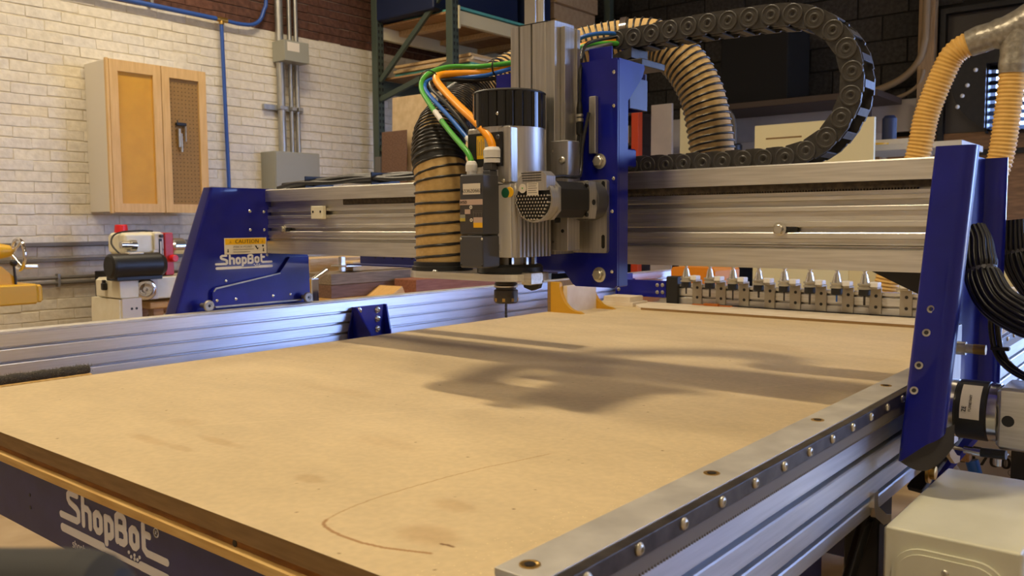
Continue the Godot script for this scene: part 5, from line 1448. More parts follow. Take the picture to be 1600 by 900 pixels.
	obj("bristle_core", MB.new().tube(core, cr, 10), M.bristle, br)
	var bs := MB.new()
	var rng := RandomNumberGenerator.new()
	rng.seed = 21
	for i in 2600:
		var z := -0.30 - 0.543 * rng.randf()
		var a := rng.randf_range(-0.4, PI + 0.4)
		var d := Vector3(cos(a), sin(a), rng.randf_range(-0.5, 0.5)).normalized()
		var p := Vector3(-1.880, 0.8095, z) + d * 0.009
		var e := p + d * rng.randf_range(0.003, 0.0075) + Vector3(0, 0, rng.randf_range(-0.004, 0.004))
		var w := d.cross(Vector3(0, 0.3, 1)).normalized() * 0.0007
		bs.tri(p - w, p + w, e, d, d, d)
	var bo := obj("bristles", bs, M.bristle_light, br)
	bo.set_meta("kind", "stuff")
	# dark rounded thing close to the lens, lower left
	var nb := thing("padded_bar", "dark grey rounded bar, out of focus, in front of the lettered panel", "bar", Vector3(0, 0, 0))
	var rt := Vector3(0.77, -0.005, -0.635).normalized()
	var bp := PackedVector3Array()
	var rr := []
	for i in 24:
		var u := i / 23.0
		bp.append(Vector3(-0.292, 0.981, -0.140) + rt * (0.004 - 0.16 * (1.0 - u)))
		rr.append(0.0245 * sqrt(clampf(1.0 - pow(maxf(0.0, (u - 0.86) / 0.14), 2.0), 0.02, 1.0)))
	obj("pad", MB.new().tube(bp, rr, 20), M.rubber, nb)
	obj("stem", MB.new().cyl(Vector3(-0.40, 0.0, -0.05), Vector3(-0.40, 0.975, -0.05), 0.014, 14), M.black, nb)
	obj("stem_foot", MB.new().lathe(Vector3(-0.40, 0, -0.05), Vector3.UP, [Vector2(0, 0), Vector2(0.16, 0), Vector2(0.16, 0.01), Vector2(0.03, 0.03), Vector2(0, 0.03)], 24), M.black, nb)

# ---------------------------------------------------------------- left wall and machines before it
func left_side() -> void:
	# cabinet with a golden panel door and a pegboard door
	var c := thing("wall_cabinet", "white wall cabinet with maple doors, one golden panel, one pegboard", "cabinet", Vector3(0, 0, 0))
	obj("carcass", MB.new().bx(-5.598, -5.285, 1.205, 2.14, -3.185, -2.555, 0.002), M.cabinet_white, c)
	var yb := 1.2
	var yt := 2.135
	for d in [[-2.548, -2.880, M.golden_board, "panel_door"], [-2.884, -3.196, M.pegboard, "pegboard_door"]]:
		var z0: float = d[0]
		var z1: float = d[1]
		var fr := 0.053
		var door := obj(d[3], MB.new().bx(-5.283, -5.258, yb, yt, z0, z0 - fr, 0.001).bx(-5.283, -5.258, yb, yt, z1 + fr, z1, 0.001).bx(-5.283, -5.2585, yt - 0.068, yt, z0 - fr, z1 + fr).bx(-5.283, -5.2585, yb, yb + 0.056, z0 - fr, z1 + fr), M.maple_y, c)
		var pan := obj("door_panel", MB.new().bx(-5.279, -5.271, yb + 0.05, yt - 0.06, z0 - fr + 0.005, z1 + fr - 0.005), d[2], door)
		if d[3] == "pegboard_door":
			var h := MB.new()
			for j in 31:
				for i in 8:
					h.lathe(Vector3(-5.2710, yb + 0.075 + j * 0.0254, z0 - fr - 0.014 - i * 0.0254), Vector3.RIGHT, [Vector2(0.0034, 0), Vector2(0.0034, 0.0006), Vector2(0, 0.0006)], 6)
			var ho := obj("peg_holes", h, M.peg_hole, door)
			ho.set_meta("kind", "stuff")
	obj("hinge_strip", MB.new().bx(-5.285, -5.262, 1.195, 2.14, -2.547, -2.530, 0.001), M.maple_y, c)
	# clips hanging from the pegboard
	var k := thing("hanging_clips", "small bunch of steel clips hanging on the pegboard", "clips", Vector3(-5.262, 0, -2.99))
	obj("black_hook", MB.new().bx(-0.006, 0.02, 1.765, 1.785, -0.05, 0.02, 0.003).cyl(Vector3(0.01, 1.78, 0.01), Vector3(0.01, 1.80, 0.01), 0.004, 8), M.black, k)
	for q in [[0.012, 1.63, 0.0, 0.016], [0.016, 1.60, -0.012, 0.013], [0.010, 1.67, -0.045, 0.010]]:
		obj("steel_clip", MB.new().box(Vector3(q[0], q[1] + 0.055, q[2]), Vector3(0.012, 0.12, q[3]), 0.003), M.dusty_metal, k)
	# pipes and boxes on the wall
	var ap := thing("air_pipe", "blue air pipe along the top of the white paint with a drop", "pipe", Vector3(0, 0, 0))
	obj("run", MB.new().cyl(Vector3(-5.555, 2.600, -1.2), Vector3(-5.555, 2.578, -3.52), 0.016, 14), M.air_pipe_blue, ap)
	obj("run", MB.new().tube(smooth_path([Vector3(-5.555, 2.578, -3.52), Vector3(-5.555, 2.575, -3.68), Vector3(-5.555, 2.60, -3.80), Vector3(-5.555, 2.70, -3.87), Vector3(-5.555, 2.95, -3.90), Vector3(-5.555, 4.4, -3.90)], 0.03), 0.014, 12), M.air_pipe_blue, ap)
	obj("drop", MB.new().cyl(Vector3(-5.555, 2.56, -3.515), Vector3(-5.555, 0.9, -3.545), 0.0135, 14), M.air_pipe_blue, ap)
	obj("tee", MB.new().cyl(Vector3(-5.555, 2.580, -3.475), Vector3(-5.555, 2.578, -3.56), 0.019, 12).cyl(Vector3(-5.555, 2.58, -3.516), Vector3(-5.555, 2.545, -3.516), 0.018, 12), M.brass, ap)
	for z in [-3.0, -1.9]: obj("clip", MB.new().bx(-5.595, -5.55, 2.57, 2.62, z - 0.01, z + 0.01, 0.002), M.galvanised, ap)
	var cd := thing("conduit_drop", "three steel conduits with a pull box above a grey panel", "conduit", Vector3(0, 0, 0))
	obj("conduit", MB.new().cyl(Vector3(-5.555, 1.66, -4.010), Vector3(-5.555, 4.4, -3.99), 0.030, 16), M.galvanised, cd)
	obj("conduit", MB.new().cyl(Vector3(-5.565, 1.66, -4.105), Vector3(-5.565, 4.4, -4.10), 0.017, 12), M.galvanised, cd)
	obj("conduit", MB.new().cyl(Vector3(-5.565, 1.66, -4.165), Vector3(-5.565, 4.4, -4.16), 0.017, 12), M.galvanised, cd)
	var pb := obj("pull_box", MB.new().bx(-5.595, -5.44, 2.345, 2.50, -4.19, -3.965, 0.004), M.panel_grey, cd)
	obj("paper_tag", MB.new().bx(-5.440, -5.4392, 2.42, 2.485, -4.10, -3.99), M.label_white, pb)
	obj("strut", MB.new().bx(-5.595, -5.565, 1.985, 2.025, -4.22, -3.86, 0.003), M.galvanised, cd)
	for z in [-4.008, -4.105, -4.165]: obj("pipe_clamp", MB.new().bx(-5.565, -5.52, 1.99, 2.02, z - 0.036 * (1.0 if z > -4.05 else 0.6), z + 0.036 * (1.0 if z > -4.05 else 0.6), 0.004), M.galvanised, cd)
	var ep := thing("electric_panel", "grey electrical panel box on the white brick wall", "electrical box", Vector3(0, 0, 0))
	obj("case", MB.new().bx(-5.60, -5.42, 1.20, 1.665, -4.25, -3.84, 0.004), M.panel_grey, ep)
	obj("cover", MB.new().bx(-5.42, -5.412, 1.205, 1.66, -4.245, -3.845, 0.003), M.panel_grey, ep)
	# surface raceways along the wall
	for q in [[1.005, 0.026, -1.0, -3.4, "upper grey raceway along the white brick wall"], [0.908, 0.022, -1.0, -3.4, "middle grey raceway along the white brick wall"]]:
		tag(obj("wall_raceway", MB.new().bx(-5.60, -5.555, q[0] - q[1] / 2, q[0] + q[1] / 2, q[3], q[2], 0.004), M.pipe_grey), q[4], "raceway", "raceways on the wall")
	var lp := thing("wall_pipe", "pair of thin steel pipes clipped low on the white brick wall", "pipe", Vector3(0, 0, 0))
	obj("pipe", MB.new().cyl(Vector3(-5.575, 0.797, -1.0), Vector3(-5.575, 0.797, -3.4), 0.011, 10), M.pipe_grey, lp)
	obj("pipe", MB.new().cyl(Vector3(-5.575, 0.765, -1.0), Vector3(-5.575, 0.765, -3.4), 0.011, 10), M.pipe_grey, lp)
	for z in [-2.08, -2.33, -2.9]: obj("clip", MB.new().bx(-5.60, -5.56, 0.74, 0.822, z - 0.008, z + 0.008, 0.002), M.galvanised, lp)
	# red capped bottle behind the lathe
	var bt := thing("spray_bottle", "red capped bottle with yellow band standing behind the lathe", "bottle", Vector3(-5.20, 0.0, -2.555))
	obj("bottle_body", MB.new().lathe(Vector3(0, 0.84, 0), Vector3.UP, [Vector2(0, 0), Vector2(0.048, 0), Vector2(0.05, 0.01), Vector2(0.05, 0.13), Vector2(0.045, 0.16)], 20), M.label_pink, bt)
	obj("yellow_band", MB.new().cyl(Vector3(0, 1.0, 0), Vector3(0, 1.035, 0), 0.046, 20), M.label_yellow, bt)
	obj("red_cap", MB.new().lathe(Vector3(0, 1.035, 0), Vector3.UP, [Vector2(0.046, 0), Vector2(0.036, 0.086), Vector2(0.033, 0.09), Vector2(0, 0.09)], 20), M.red_plastic, bt)
	obj("bottle_stand", MB.new().bx(-0.16, 0.07, 0.0, 0.84, -0.12, 0.10, 0.004), M.dark_metal, bt)
	lathe_machine()
	yellow_machine()
	lumber()

func lathe_machine() -> void:
	var t := thing("wood_lathe", "cream and red wood lathe with black motor on a cream stand", "lathe", Vector3(0, 0, 0))
	# stand
	obj("stand", MB.new().prism(PackedVector2Array([Vector2(-2.145, 0.0), Vector2(-2.1625, 0.73), Vector2(-2.28, 0.73), Vector2(-2.30, 0.0)]), "x", -4.77, -4.45), M.machine_cream, t)
	obj("stand_top", MB.new().bx(-4.71, -4.44, 0.735, 0.830, -2.265, -2.160, 0.006), M.machine_cream, t)
	obj("stand_plate", MB.new().bx(-4.45, -4.44, 0.55, 0.735, -2.280, -2.170, 0.004), M.cabinet_white, t)
	for z in [-2.222, -2.248]: obj("plate_hole", MB.new().cyl(Vector3(-4.44, 0.678, z), Vector3(-4.4394, 0.678, z), 0.007, 10), M.black, t)
	obj("lock_knob", MB.new().bx(-4.60, -4.57, 0.775, 0.815, -2.160, -2.135, 0.005).bx(-4.595, -4.575, 0.815, 0.83, -2.155, -2.14, 0.002), M.black, t)
	# bed
	obj("bed", MB.new().bx(-4.78, -4.50, 0.715, 0.835, -2.98, -2.20, 0.008), M.machine_cream, t)
	obj("far_stand", MB.new().bx(-4.82, -4.46, 0.0, 0.715, -2.98, -2.86, 0.006), M.machine_cream, t)
	obj("bed_plate", MB.new().bx(-4.499, -4.49, 0.715, 0.835, -2.40, -2.27, 0.006), M.cabinet_white, t)
	# round mirror-like handwheel on the front
	obj("handwheel", MB.new().lathe(Vector3(-4.49, 0.775, -2.315), Vector3(1, 0, 0.25), [Vector2(0, 0.0), Vector2(0.016, 0.0), Vector2(0.02, 0.03), Vector2(0.052, 0.04), Vector2(0.058, 0.048), Vector2(0.05, 0.056), Vector2(0.028, 0.05), Vector2(0.0, 0.052)], 28, true), M.chrome, t)
	# headstock: housing, face plate, red panel, switches
	obj("headstock", MB.new().box(Vector3(-4.66, 1.02, -2.345), Vector3(0.20, 0.12, 0.18), 0.02), M.machine_cream, t)
	obj("face_plate", MB.new().bx(-4.74, -4.55, 0.84, 1.083, -2.466, -2.425, 0.008), M.machine_cream, t)
	obj("control_face", MB.new().bx(-4.55, -4.54, 0.845, 0.985, -2.468, -2.408, 0.004).bx(-4.55, -4.538, 0.985, 1.075, -2.468, -2.415, 0.004), M.cabinet_white, t)
	obj("belt_window", MB.new().bx(-4.54, -4.536, 0.945, 1.045, -2.458, -2.438, 0.002), M.black, t)
	obj("belt_slot", MB.new().bx(-4.536, -4.534, 0.955, 1.03, -2.453, -2.444, 0.001), M.cabinet_white, t)
	for q in [[1.06, -2.448, 0.009], [0.925, -2.452, 0.012], [0.868, -2.448, 0.014]]: obj("switch_knob", MB.new().cyl(Vector3(-4.54, q[0], q[1]), Vector3(-4.515, q[0], q[1]), q[2], 12, 0.002), M.black, t)
	obj("red_panel", MB.new().bx(-4.72, -4.53, 0.84, 1.078, -2.522, -2.470, 0.006), M.red_enamel, t)
	obj("red_button", MB.new().cyl(Vector3(-4.53, 0.935, -2.508), Vector3(-4.49, 0.935, -2.508), 0.02, 16, 0.004), M.red_plastic, t)
	obj("spindle_tube", MB.new().cyl(Vector3(-4.54, 1.015, -2.225), Vector3(-4.54, 1.012, -2.30), 0.020, 16).cyl(Vector3(-4.55, 1.012, -2.28), Vector3(-4.55, 1.01, -2.31), 0.030, 16), M.bright_steel, t)
	obj("chuck", MB.new().lathe(Vector3(-4.60, 1.0, -2.522), Vector3(0, 0, -1), [Vector2(0, 0), Vector2(0.03, 0), Vector2(0.045, 0.03), Vector2(0.045, 0.09), Vector2(0.02, 0.12), Vector2(0, 0.12)], 20), M.bright_steel, t)
	obj("tool_rest", MB.new().bx(-4.60, -4.57, 0.835, 0.95, -2.76, -2.73, 0.003).bx(-4.62, -4.56, 0.95, 0.975, -2.95, -2.62, 0.004), M.pipe_grey, t)
	# motor hanging on the near side
	var ms := MB.new().lathe(Vector3(-4.43, 0.908, -2.10), Vector3(0, 0, -1), [Vector2(0, 0), Vector2(0.052, 0), Vector2(0.064, 0.008), Vector2(0.066, 0.02), Vector2(0.066, 0.27), Vector2(0.05, 0.30), Vector2(0.0, 0.305)], 28)
	var m := obj("motor", ms, M.black, t)
	obj("motor_foot", MB.new().bx(-4.52, -4.40, 0.83, 0.86, -2.38, -2.13, 0.004), M.black, m)
	obj("motor_plate", MB.new().bx(-4.45, -4.40, 0.968, 0.977, -2.28, -2.20, 0.002), M.label_white, m)
	obj("motor_cord", MB.new().tube(smooth_path([Vector3(-4.48, 0.96, -2.20), Vector3(-4.55, 1.02, -2.18), Vector3(-4.62, 1.075, -2.24), Vector3(-4.66, 1.09, -2.38), Vector3(-4.66, 1.085, -2.47)], 0.02), 0.005, 8), M.black, t)
	# wooden bench parts behind the stand
	var b := thing("timber_bench", "low honey coloured timber bench behind the lathe stand", "bench", Vector3(0, 0, 0))
	obj("bench_top", MB.new().bx(-4.82, -4.55, 0.655, 0.695, -2.80, -2.38, 0.008), M.honey_wood_z, b)
	obj("bench_rail", MB.new().bx(-4.82, -4.79, 0.60, 0.655, -2.80, -2.4, 0.004), M.oak_z, b)
	for z in [-2.44, -2.74]:
		for x in [-4.78, -4.60]: obj("leg", MB.new().bx(x - 0.03, x + 0.03, 0, 0.655, z - 0.03, z + 0.03, 0.003), M.oak_z, b)

func yellow_machine() -> void:
	var t := thing("yellow_machine", "yellow bench machine with chrome handwheel at the picture's edge", "machine", Vector3(0, 0, 0))
	obj("body", MB.new().bx(-4.62, -4.38, 0.745, 0.842, -1.735, -1.0, 0.01), M.machine_yellow, t)
	obj("body_end", MB.new().bx(-4.60, -4.40, 0.75, 0.836, -1.765, -1.735, 0.01), M.machine_yellow, t)
	obj("support", MB.new().prism(PackedVector2Array([Vector2(-1.0, 0.84), Vector2(-1.66, 0.84), Vector2(-1.66, 0.87), Vector2(-1.60, 0.93), Vector2(-1.0, 1.02)]), "x", -4.56, -4.44), M.machine_yellow, t)
	obj("quill", MB.new().lathe(Vector3(-4.5, 1.0, -1.0), Vector3(0, 0.0, -1), [Vector2(0, 0), Vector2(0.036, 0), Vector2(0.036, 0.62), Vector2(0.028, 0.66), Vector2(0.015, 0.67), Vector2(0, 0.67)], 20), M.machine_yellow, t)
	# rim wheel seen almost edge on
	var w := PackedVector3Array()
	for i in 41:
		var a := TAU * i / 40.0
		w.append(Vector3(-4.5 + sin(a) * 0.075, 0.983 + cos(a) * 0.075, -1.700))
	obj("wheel_rim", MB.new().tube(w, 0.009, 10, false), M.chrome, t)
	for i in 3:
		var a := TAU * i / 3.0 + 0.5
		obj("spoke", MB.new().cyl(Vector3(-4.5, 0.983, -1.67), Vector3(-4.5 + sin(a) * 0.072, 0.983 + cos(a) * 0.072, -1.70), 0.007, 8), M.chrome, t)
	obj("crank", MB.new().cyl(Vector3(-4.5 + 0.06, 0.925, -1.70), Vector3(-4.5 + 0.06, 0.922, -1.76), 0.010, 12, 0.003), M.chrome, t)
	var lv := obj("lever", MB.new().cyl(Vector3(-4.43, 0.84, -1.655), Vector3(-4.43, 0.935, -1.650), 0.006, 8), M.black, t)
	obj("lever_ball", MB.new().ball(Vector3(-4.43, 0.945, -1.650), 0.017), M.black, lv)
	obj("pedestal", MB.new().bx(-4.60, -4.40, 0.0, 0.745, -1.55, -1.1, 0.01), M.machine_yellow, t)

func lumber() -> void:
	# bench that carries the offcuts seen under the beam
	var b := thing("lumber_shelf", "low timber shelf stacked with offcuts beyond the left rail", "shelf", Vector3(0, 0, 0))
	obj("shelf_board", MB.new().bx(-4.5, -3.3, 0.57, 0.60, -4.62, -3.05, 0.003), M.oak_z, b)
	for x in [-4.45, -3.35]:
		for z in [-3.12, -4.55]: obj("leg", MB.new().bx(x - 0.035, x + 0.035, 0, 0.57, z - 0.035, z + 0.035, 0.003), M.oak_z, b)
	# x0, x1, y0, y1, z0, z1, material, turn, label
	var L := [
		[-4.45, -4.10, 0.60, 0.66, -4.40, -3.12, "honey_wood_z", "pale plank at the bottom of the offcut pile by the upright"],
		[-4.40, -4.12, 0.66, 0.70, -4.40, -3.16, "walnut_z", "dark plank near the bottom of the offcut pile"],
		[-4.42, -4.15, 0.70, 0.76, -4.35, -3.14, "honey_wood_z", "short honey coloured block beside the upright"],
		[-4.40, -4.20, 0.80, 0.915, -4.3, -3.20, "pine_z", "upright pale block behind the upright"],
		[-4.36, -4.20, 0.76, 0.80, -4.3, -3.20, "walnut_z", "thin dark strip under the upright pale block"],
		[-4.10, -3.85, 0.60, 0.70, -3.95, -3.08, "honey_wood_z", "amber offcut below the brown offcut"],
		[-4.10, -3.85, 0.70, 0.775, -3.95, -3.08, "walnut_z", "reddish brown offcut between two others"],
		[-4.10, -3.85, 0.775, 0.840, -3.95, -3.08, "old_wood_z", "weathered offcut on top of the reddish brown one"],
		[-4.05, -3.92, 0.842, 0.90, -4.1, -3.30, "pine_z", "small pale stick lying on the weathered offcut"],
		[-4.19, -4.06, 0.842, 0.91, -4.58, -3.62, "honey_wood_z", "yellow beam far back under the gantry tray"],
		[-3.83, -3.62, 0.60, 0.70, -4.58, -3.52, "oak_z", "wide oak board under the red plank"],
		[-3.60, -3.40, 0.60, 0.69, -4.58, -3.75, "honey_wood_z", "long honey coloured board nearest the left rail"],
		[-3.83, -3.64, 0.70, 0.79, -4.58, -3.54, "redwood_z", "thick reddish plank under the gantry"],
		[-4.02, -3.70, 0.84, 0.92, -4.58, -4.0, "redwood_z", "second reddish plank above the thick one"],
		[-4.10, -3.90, 0.79, 0.84, -4.58, -3.97, "honey_wood_z", "orange tinted stick between the reddish planks"],
	]
	for q in L:
		var o := obj("lumber_offcut", MB.new().bx(q[0], q[1], q[2], q[3], q[4], q[5], 0.004), M[q[6]])
		tag(o, q[7], "offcut", "lumber offcuts")
	tag(obj("angled_offcut", MB.new().box(Vector3(-3.75, 0.665, -3.32), Vector3(0.20, 0.05, 0.30), 0.004, Basis(Vector3(1, 0, 0), 0.5)), M.honey_wood_z), "bright yellow offcut leaning at an angle on the pile", "offcut", "lumber offcuts")
	tag(obj("bench_clamp", MB.new().bx(-4.0, -3.86, 0.872, 0.884, -3.32, -3.20, 0.003).bx(-3.98, -3.95, 0.84, 0.93, -3.27, -3.24, 0.003), M.bright_steel), "small steel clamp on top of the offcuts", "clamp")
	tag(obj("chrome_coupler", MB.new().cyl(Vector3(-3.0, 0.88, -2.30), Vector3(-2.97, 0.925, -2.36), 0.012, 12, 0.003).bx(-3.02, -2.98, 0.0, 0.89, -2.32, -2.28, 0.004), M.chrome), "shiny chrome fitting on a post just behind the lettered upright", "fitting")

# ---------------------------------------------------------------- pallet rack along the left wall
func rack() -> void:
	var t := thing("pallet_rack", "green pallet rack with cream beams against the left wall", "rack", Vector3(0, 0, 0))
	for zz in [-4.86, -7.05]:
		for x in [-5.45, -4.60]:
			var p := obj("post", MB.new().bx(x - 0.035, x + 0.035, 0, 4.2, zz - 0.075, zz, 0.004), M.rack_green, t)
			var slot := MB.new().prism(PackedVector2Array([Vector2(-0.009, 0.013), Vector2(0.009, 0.013), Vector2(0.006, -0.013), Vector2(-0.006, -0.013)]), "z", 0.0, 0.0006).mesh()
			if zz > -5.0:
				for i in 34:
					for o in [-0.017, 0.017]: obj("slot", slot, M.black, p, Vector3(x + 0.0355, 1.45 + i * 0.052, zz - 0.038 + o), FACE_X)
		for q in [[2.15, 2.35], [2.30, 2.95], [1.75, 1.45], [2.95, 3.6], [0.6, 1.1]]:
			var a := Vector3(-5.42, q[0], zz - 0.037)
			var b := Vector3(-4.63, q[1], zz - 0.037)
			var z := (b - a).normalized()
			var x := z.cross(Vector3(0, 0, 1)).normalized()
			obj("brace", MB.new().box((a + b) / 2, Vector3(0.045, 0.03, a.distance_to(b)), 0.004, Basis(x, z.cross(x), z)), M.rack_green, t)
	for y in [2.70, 3.9, 2.26, 0.9]:
		for x in [-5.45, -4.585]:
			var bm := obj("load_beam", MB.new().bx(x - 0.022, x + 0.022, y - 0.055, y + 0.05, -6.975, -4.935, 0.006), M.rack_cream if y > 2.5 else M.rack_green, t)
			if x > -5: obj("end_hook", MB.new().bx(x - 0.03, x + 0.03, y - 0.09, y + 0.085, -4.945, -4.925, 0.003), M.rack_cream if y > 2.5 else M.rack_green, bm)
	# timber deck under the upper load
	for i in 4:
		obj("deck_joist", MB.new().bx(-5.43, -4.61, 2.70, 2.745, -5.2 - i * 0.5, -5.12 - i * 0.5, 0.003), M.pine_z, t)
	obj("deck_board", MB.new().bx(-5.44, -4.60, 2.746, 2.764, -6.97, -4.94, 0.002), M.oak_z, t)
	obj("deck_board", MB.new().bx(-5.44, -4.60, 2.312, 2.328, -6.97, -4.94, 0.002), M.oak_z, t)
	# goods on the rack
	tag(obj("blue_tote", MB.new().bx(-5.42, -4.75, 2.775, 3.1, -5.9, -4.85, 0.02), M.tote_blue), "dark blue tote on the upper rack shelf", "tote", "totes on the rack")
	tag(obj("blue_tote", MB.new().bx(-5.40, -4.62, 2.775, 3.2, -6.2, -5.95, 0.02), M.tote_blue), "dark blue tote deeper on the upper rack shelf", "tote", "totes on the rack")
	tag(obj("teal_board", MB.new().bx(-5.2, -4.575, 2.766, 2.786, -6.0, -4.96, 0.001), M.teal_edge), "teal edged board at the front of the upper shelf", "board")
	for i in 4:
		tag(obj("carton", MB.new().bx(-4.98, -4.60 - 0.03 * (i % 2), 2.79 + 0.14 * i, 2.925 + 0.14 * i, -6.90, -6.25, 0.004), M.cardboard), "brown carton in the upper shelf stack, %s from below" % ["first", "second", "third", "fourth"][i], "carton", "cartons on the rack")
	for i in 5:
		var h := 2.330 + i * 0.024
		tag(obj("panel_sheet", MB.new().bx(-5.42, -4.56 + 0.01 * (i % 2), h, h + 0.021, -6.9, -5.08 + 0.02 * (i % 3), 0.001), [M.oak_z, M.teal_edge, M.pine_z, M.mdf_pale, M.pine_z][i]), "%s sheet of the board pile on the lower rack shelf" % ["bottom", "teal second", "third", "fourth", "topmost"][i], "sheet", "sheets on the rack")
	# large sheets leaning below
	tag(obj("plywood_sheet", MB.new().box(Vector3(-4.72, 1.065, -4.78), Vector3(0.92, 2.13, 0.018), 0.001, Basis(Vector3(1, 0, 0), -0.03)), M.mdf), "large tan plywood sheet leaning against the rack", "sheet")
	tag(obj("brown_panel", MB.new().box(Vector3(-5.06, 0.925, -4.68), Vector3(0.28, 1.85, 0.012), 0.001, Basis(Vector3(1, 0, 0), -0.03)), M.walnut_z), "narrow brown hardboard panel leaning before the plywood sheet", "panel")
	tag(obj("pale_plank", MB.new().box(Vector3(-5.27, 0.83, -4.70), Vector3(0.07, 1.66, 0.02), 0.001, Basis(Vector3(1, 0, 0), -0.03)), M.pipe_grey), "grey plank leaning beside the brown panel", "plank")

# ---------------------------------------------------------------- back of the shop
func ribbed(t: Node3D, ctrl: Array, r: float, pitch: float, m: Material) -> void:
	var pts := smooth_path(ctrl, pitch / 4.0)
	obj("ribbed_hose", MB.new().tube(pts, skin(pts, r, r * 0.11, pitch), 20), m, t)

func back_side() -> void:
	# light painted band and brown panelling on the back wall
	struct("trim_1", MB.new().bx(-4.4, -1.72, 1.84, 2.10, -7.5, -7.44, 0.004), M.grey_wall_paint)
	struct("trim_2", MB.new().bx(-4.4, 0.38, 1.0, 1.80, -7.5, -7.455, 0.003), M.brown_ply)
	struct("trim_3", MB.new().bx(-4.4, -2.12, 1.0, 1.84, -7.45, -7.42, 0.004), M.grey_wall_paint)
	# timber post and the panel round the fan
	tag(obj("timber_post", MB.new().bx(-1.88, -1.76, 0.0, 4.5, -7.42, -7.33, 0.004), M.oak_y), "rough timber post beside the fan on the back wall", "post")
	# exhaust fan with louvres; daylight shows between the slats
	var f := thing("exhaust_fan", "large dark round exhaust fan with daylight between its louvre slats", "fan", Vector3(0, 0, 0))
	obj("fan_frame", MB.new().bx(-1.74, -1.70, 1.62, 2.76, -7.5, -7.40).bx(-0.70, -0.66, 1.62, 2.76, -7.5, -7.40).bx(-1.70, -0.70, 2.72, 2.76, -7.5, -7.40).bx(-1.70, -0.70, 1.62, 1.66, -7.5, -7.40), M.dark_metal, f)
	obj("mounting_panel", MB.new().bx(-1.70, -1.40, 1.66, 2.72, -7.505, -7.48).bx(-0.95, -0.70, 1.66, 2.72, -7.505, -7.48).bx(-1.40, -0.95, 2.29, 2.72, -7.505, -7.48).bx(-1.40, -0.95, 1.66, 1.79, -7.505, -7.48), M.panel_dark, f)
	var cc := Vector2(-1.2, 2.2)
	var drum := MB.new()
	var ring_ := circle(0.43, 64, cc)
	for i in 64:
		var a := ring_[i]
		var b := ring_[(i + 1) % 64]
		var n0 := Vector3(a.x - cc.x, a.y - cc.y, 0).normalized()
		var n1 := Vector3(b.x - cc.x, b.y - cc.y, 0).normalized()
		drum.quadn(Vector3(a.x, a.y, -7.48), Vector3(b.x, b.y, -7.48), Vector3(b.x, b.y, -7.30), Vector3(a.x, a.y, -7.30), n0, n1, n1, n0)
	# front plate of the drum, left and right of the slats
	var left := PackedVector2Array()
	var right := PackedVector2Array()
	for i in 33:
		var th := deg_to_rad(lerpf(116.0, 244.0, i / 32.0))
		left.append(cc + Vector2(cos(th), sin(th)) * 0.43)
	for i in 33:
		var th := deg_to_rad(lerpf(-54.0, 54.0, i / 32.0))
		right.append(cc + Vector2(cos(th), sin(th)) * 0.43)
	drum.prism(left, "z", -7.32, -7.30).prism(right, "z", -7.32, -7.30)
	drum.prism(PackedVector2Array([Vector2(-1.39, 2.29), Vector2(-0.95, 2.29), Vector2(-0.95, 2.54), Vector2(-1.1, 2.61), Vector2(-1.2, 2.62), Vector2(-1.3, 2.61), Vector2(-1.39, 2.58)]), "z", -7.32, -7.30)
	obj("drum", drum, M.dark_metal, f)
	for p in [[-1.459, 2.25], [-1.512, 2.14], [-1.545, 2.065], [-1.575, 1.985]]:
		obj("daylight_dot", MB.new().ball(Vector3(p[0], p[1], -7.298), 0.016, 10), M.white_plastic, f)  # white balls imitating daylight that comes through bolt holes
	for i in 9:
		var y := 1.815 + i * 0.0575
		obj("louvre_slat", MB.new().box(Vector3(-1.175, y, -7.44), Vector3(0.44, 0.004, 0.062), 0.0, Basis(Vector3(1, 0, 0), 0.60)), M.dark_metal, f)
	for x in [-1.393, -1.0]: obj("louvre_frame", MB.new().bx(x - 0.006, x + 0.006, 1.78, 2.30, -7.48, -7.38), M.dark_metal, f)
	# loose grey conduit curling to the post
	tag(obj("flexible_conduit", MB.new().tube(smooth_path([Vector3(-1.82, 4.3, -7.31), Vector3(-1.82, 2.75, -7.31), Vector3(-1.83, 2.5, -7.31), Vector3(-1.88, 2.36, -7.34), Vector3(-2.02, 2.25, -7.39), Vector3(-2.25, 2.18, -7.43), Vector3(-2.5, 2.14, -7.435)], 0.03), 0.028, 12), M.conduit_tan), "tan flexible conduit curling away from the timber post", "conduit")
	tag(obj("thin_conduit", MB.new().tube(smooth_path([Vector3(-1.83, 2.30, -7.32), Vector3(-1.86, 2.20, -7.34), Vector3(-1.97, 2.13, -7.38), Vector3(-2.1, 2.10, -7.41)], 0.03), 0.015, 10), M.conduit_tan), "thin tan conduit below the curling one", "conduit")
	# yellow dust hoses and their taped joint
	var h := thing("yellow_duct", "yellow ribbed dust hoses joined by a duct taped branch", "hose", Vector3(0, 0, 0))
	ribbed(h, [Vector3(-1.02, 0.6, -3.5), Vector3(-0.96, 1.05, -3.5), Vector3(-0.885, 1.372, -3.5), Vector3(-0.858, 1.520, -3.5), Vector3(-0.800, 1.680, -3.5), Vector3(-0.765, 1.735, -3.5), Vector3(-0.715, 1.762, -3.5)], 0.046, 0.014, M.yellow_hose)
	ribbed(h, [Vector3(-0.82, 0.6, -3.5), Vector3(-0.72, 1.0, -3.5), Vector3(-0.64, 1.24, -3.5), Vector3(-0.608, 1.357, -3.5), Vector3(-0.592, 1.513, -3.5), Vector3(-0.580, 1.655, -3.5)], 0.045, 0.014, M.yellow_hose)
	ribbed(h, [Vector3(-0.52, 1.835, -3.5), Vector3(-0.40, 1.93, -3.52), Vector3(-0.2, 2.1, -3.6), Vector3(0.0, 2.5, -3.8)], 0.045, 0.014, M.yellow_hose)
	var w := MB.new()
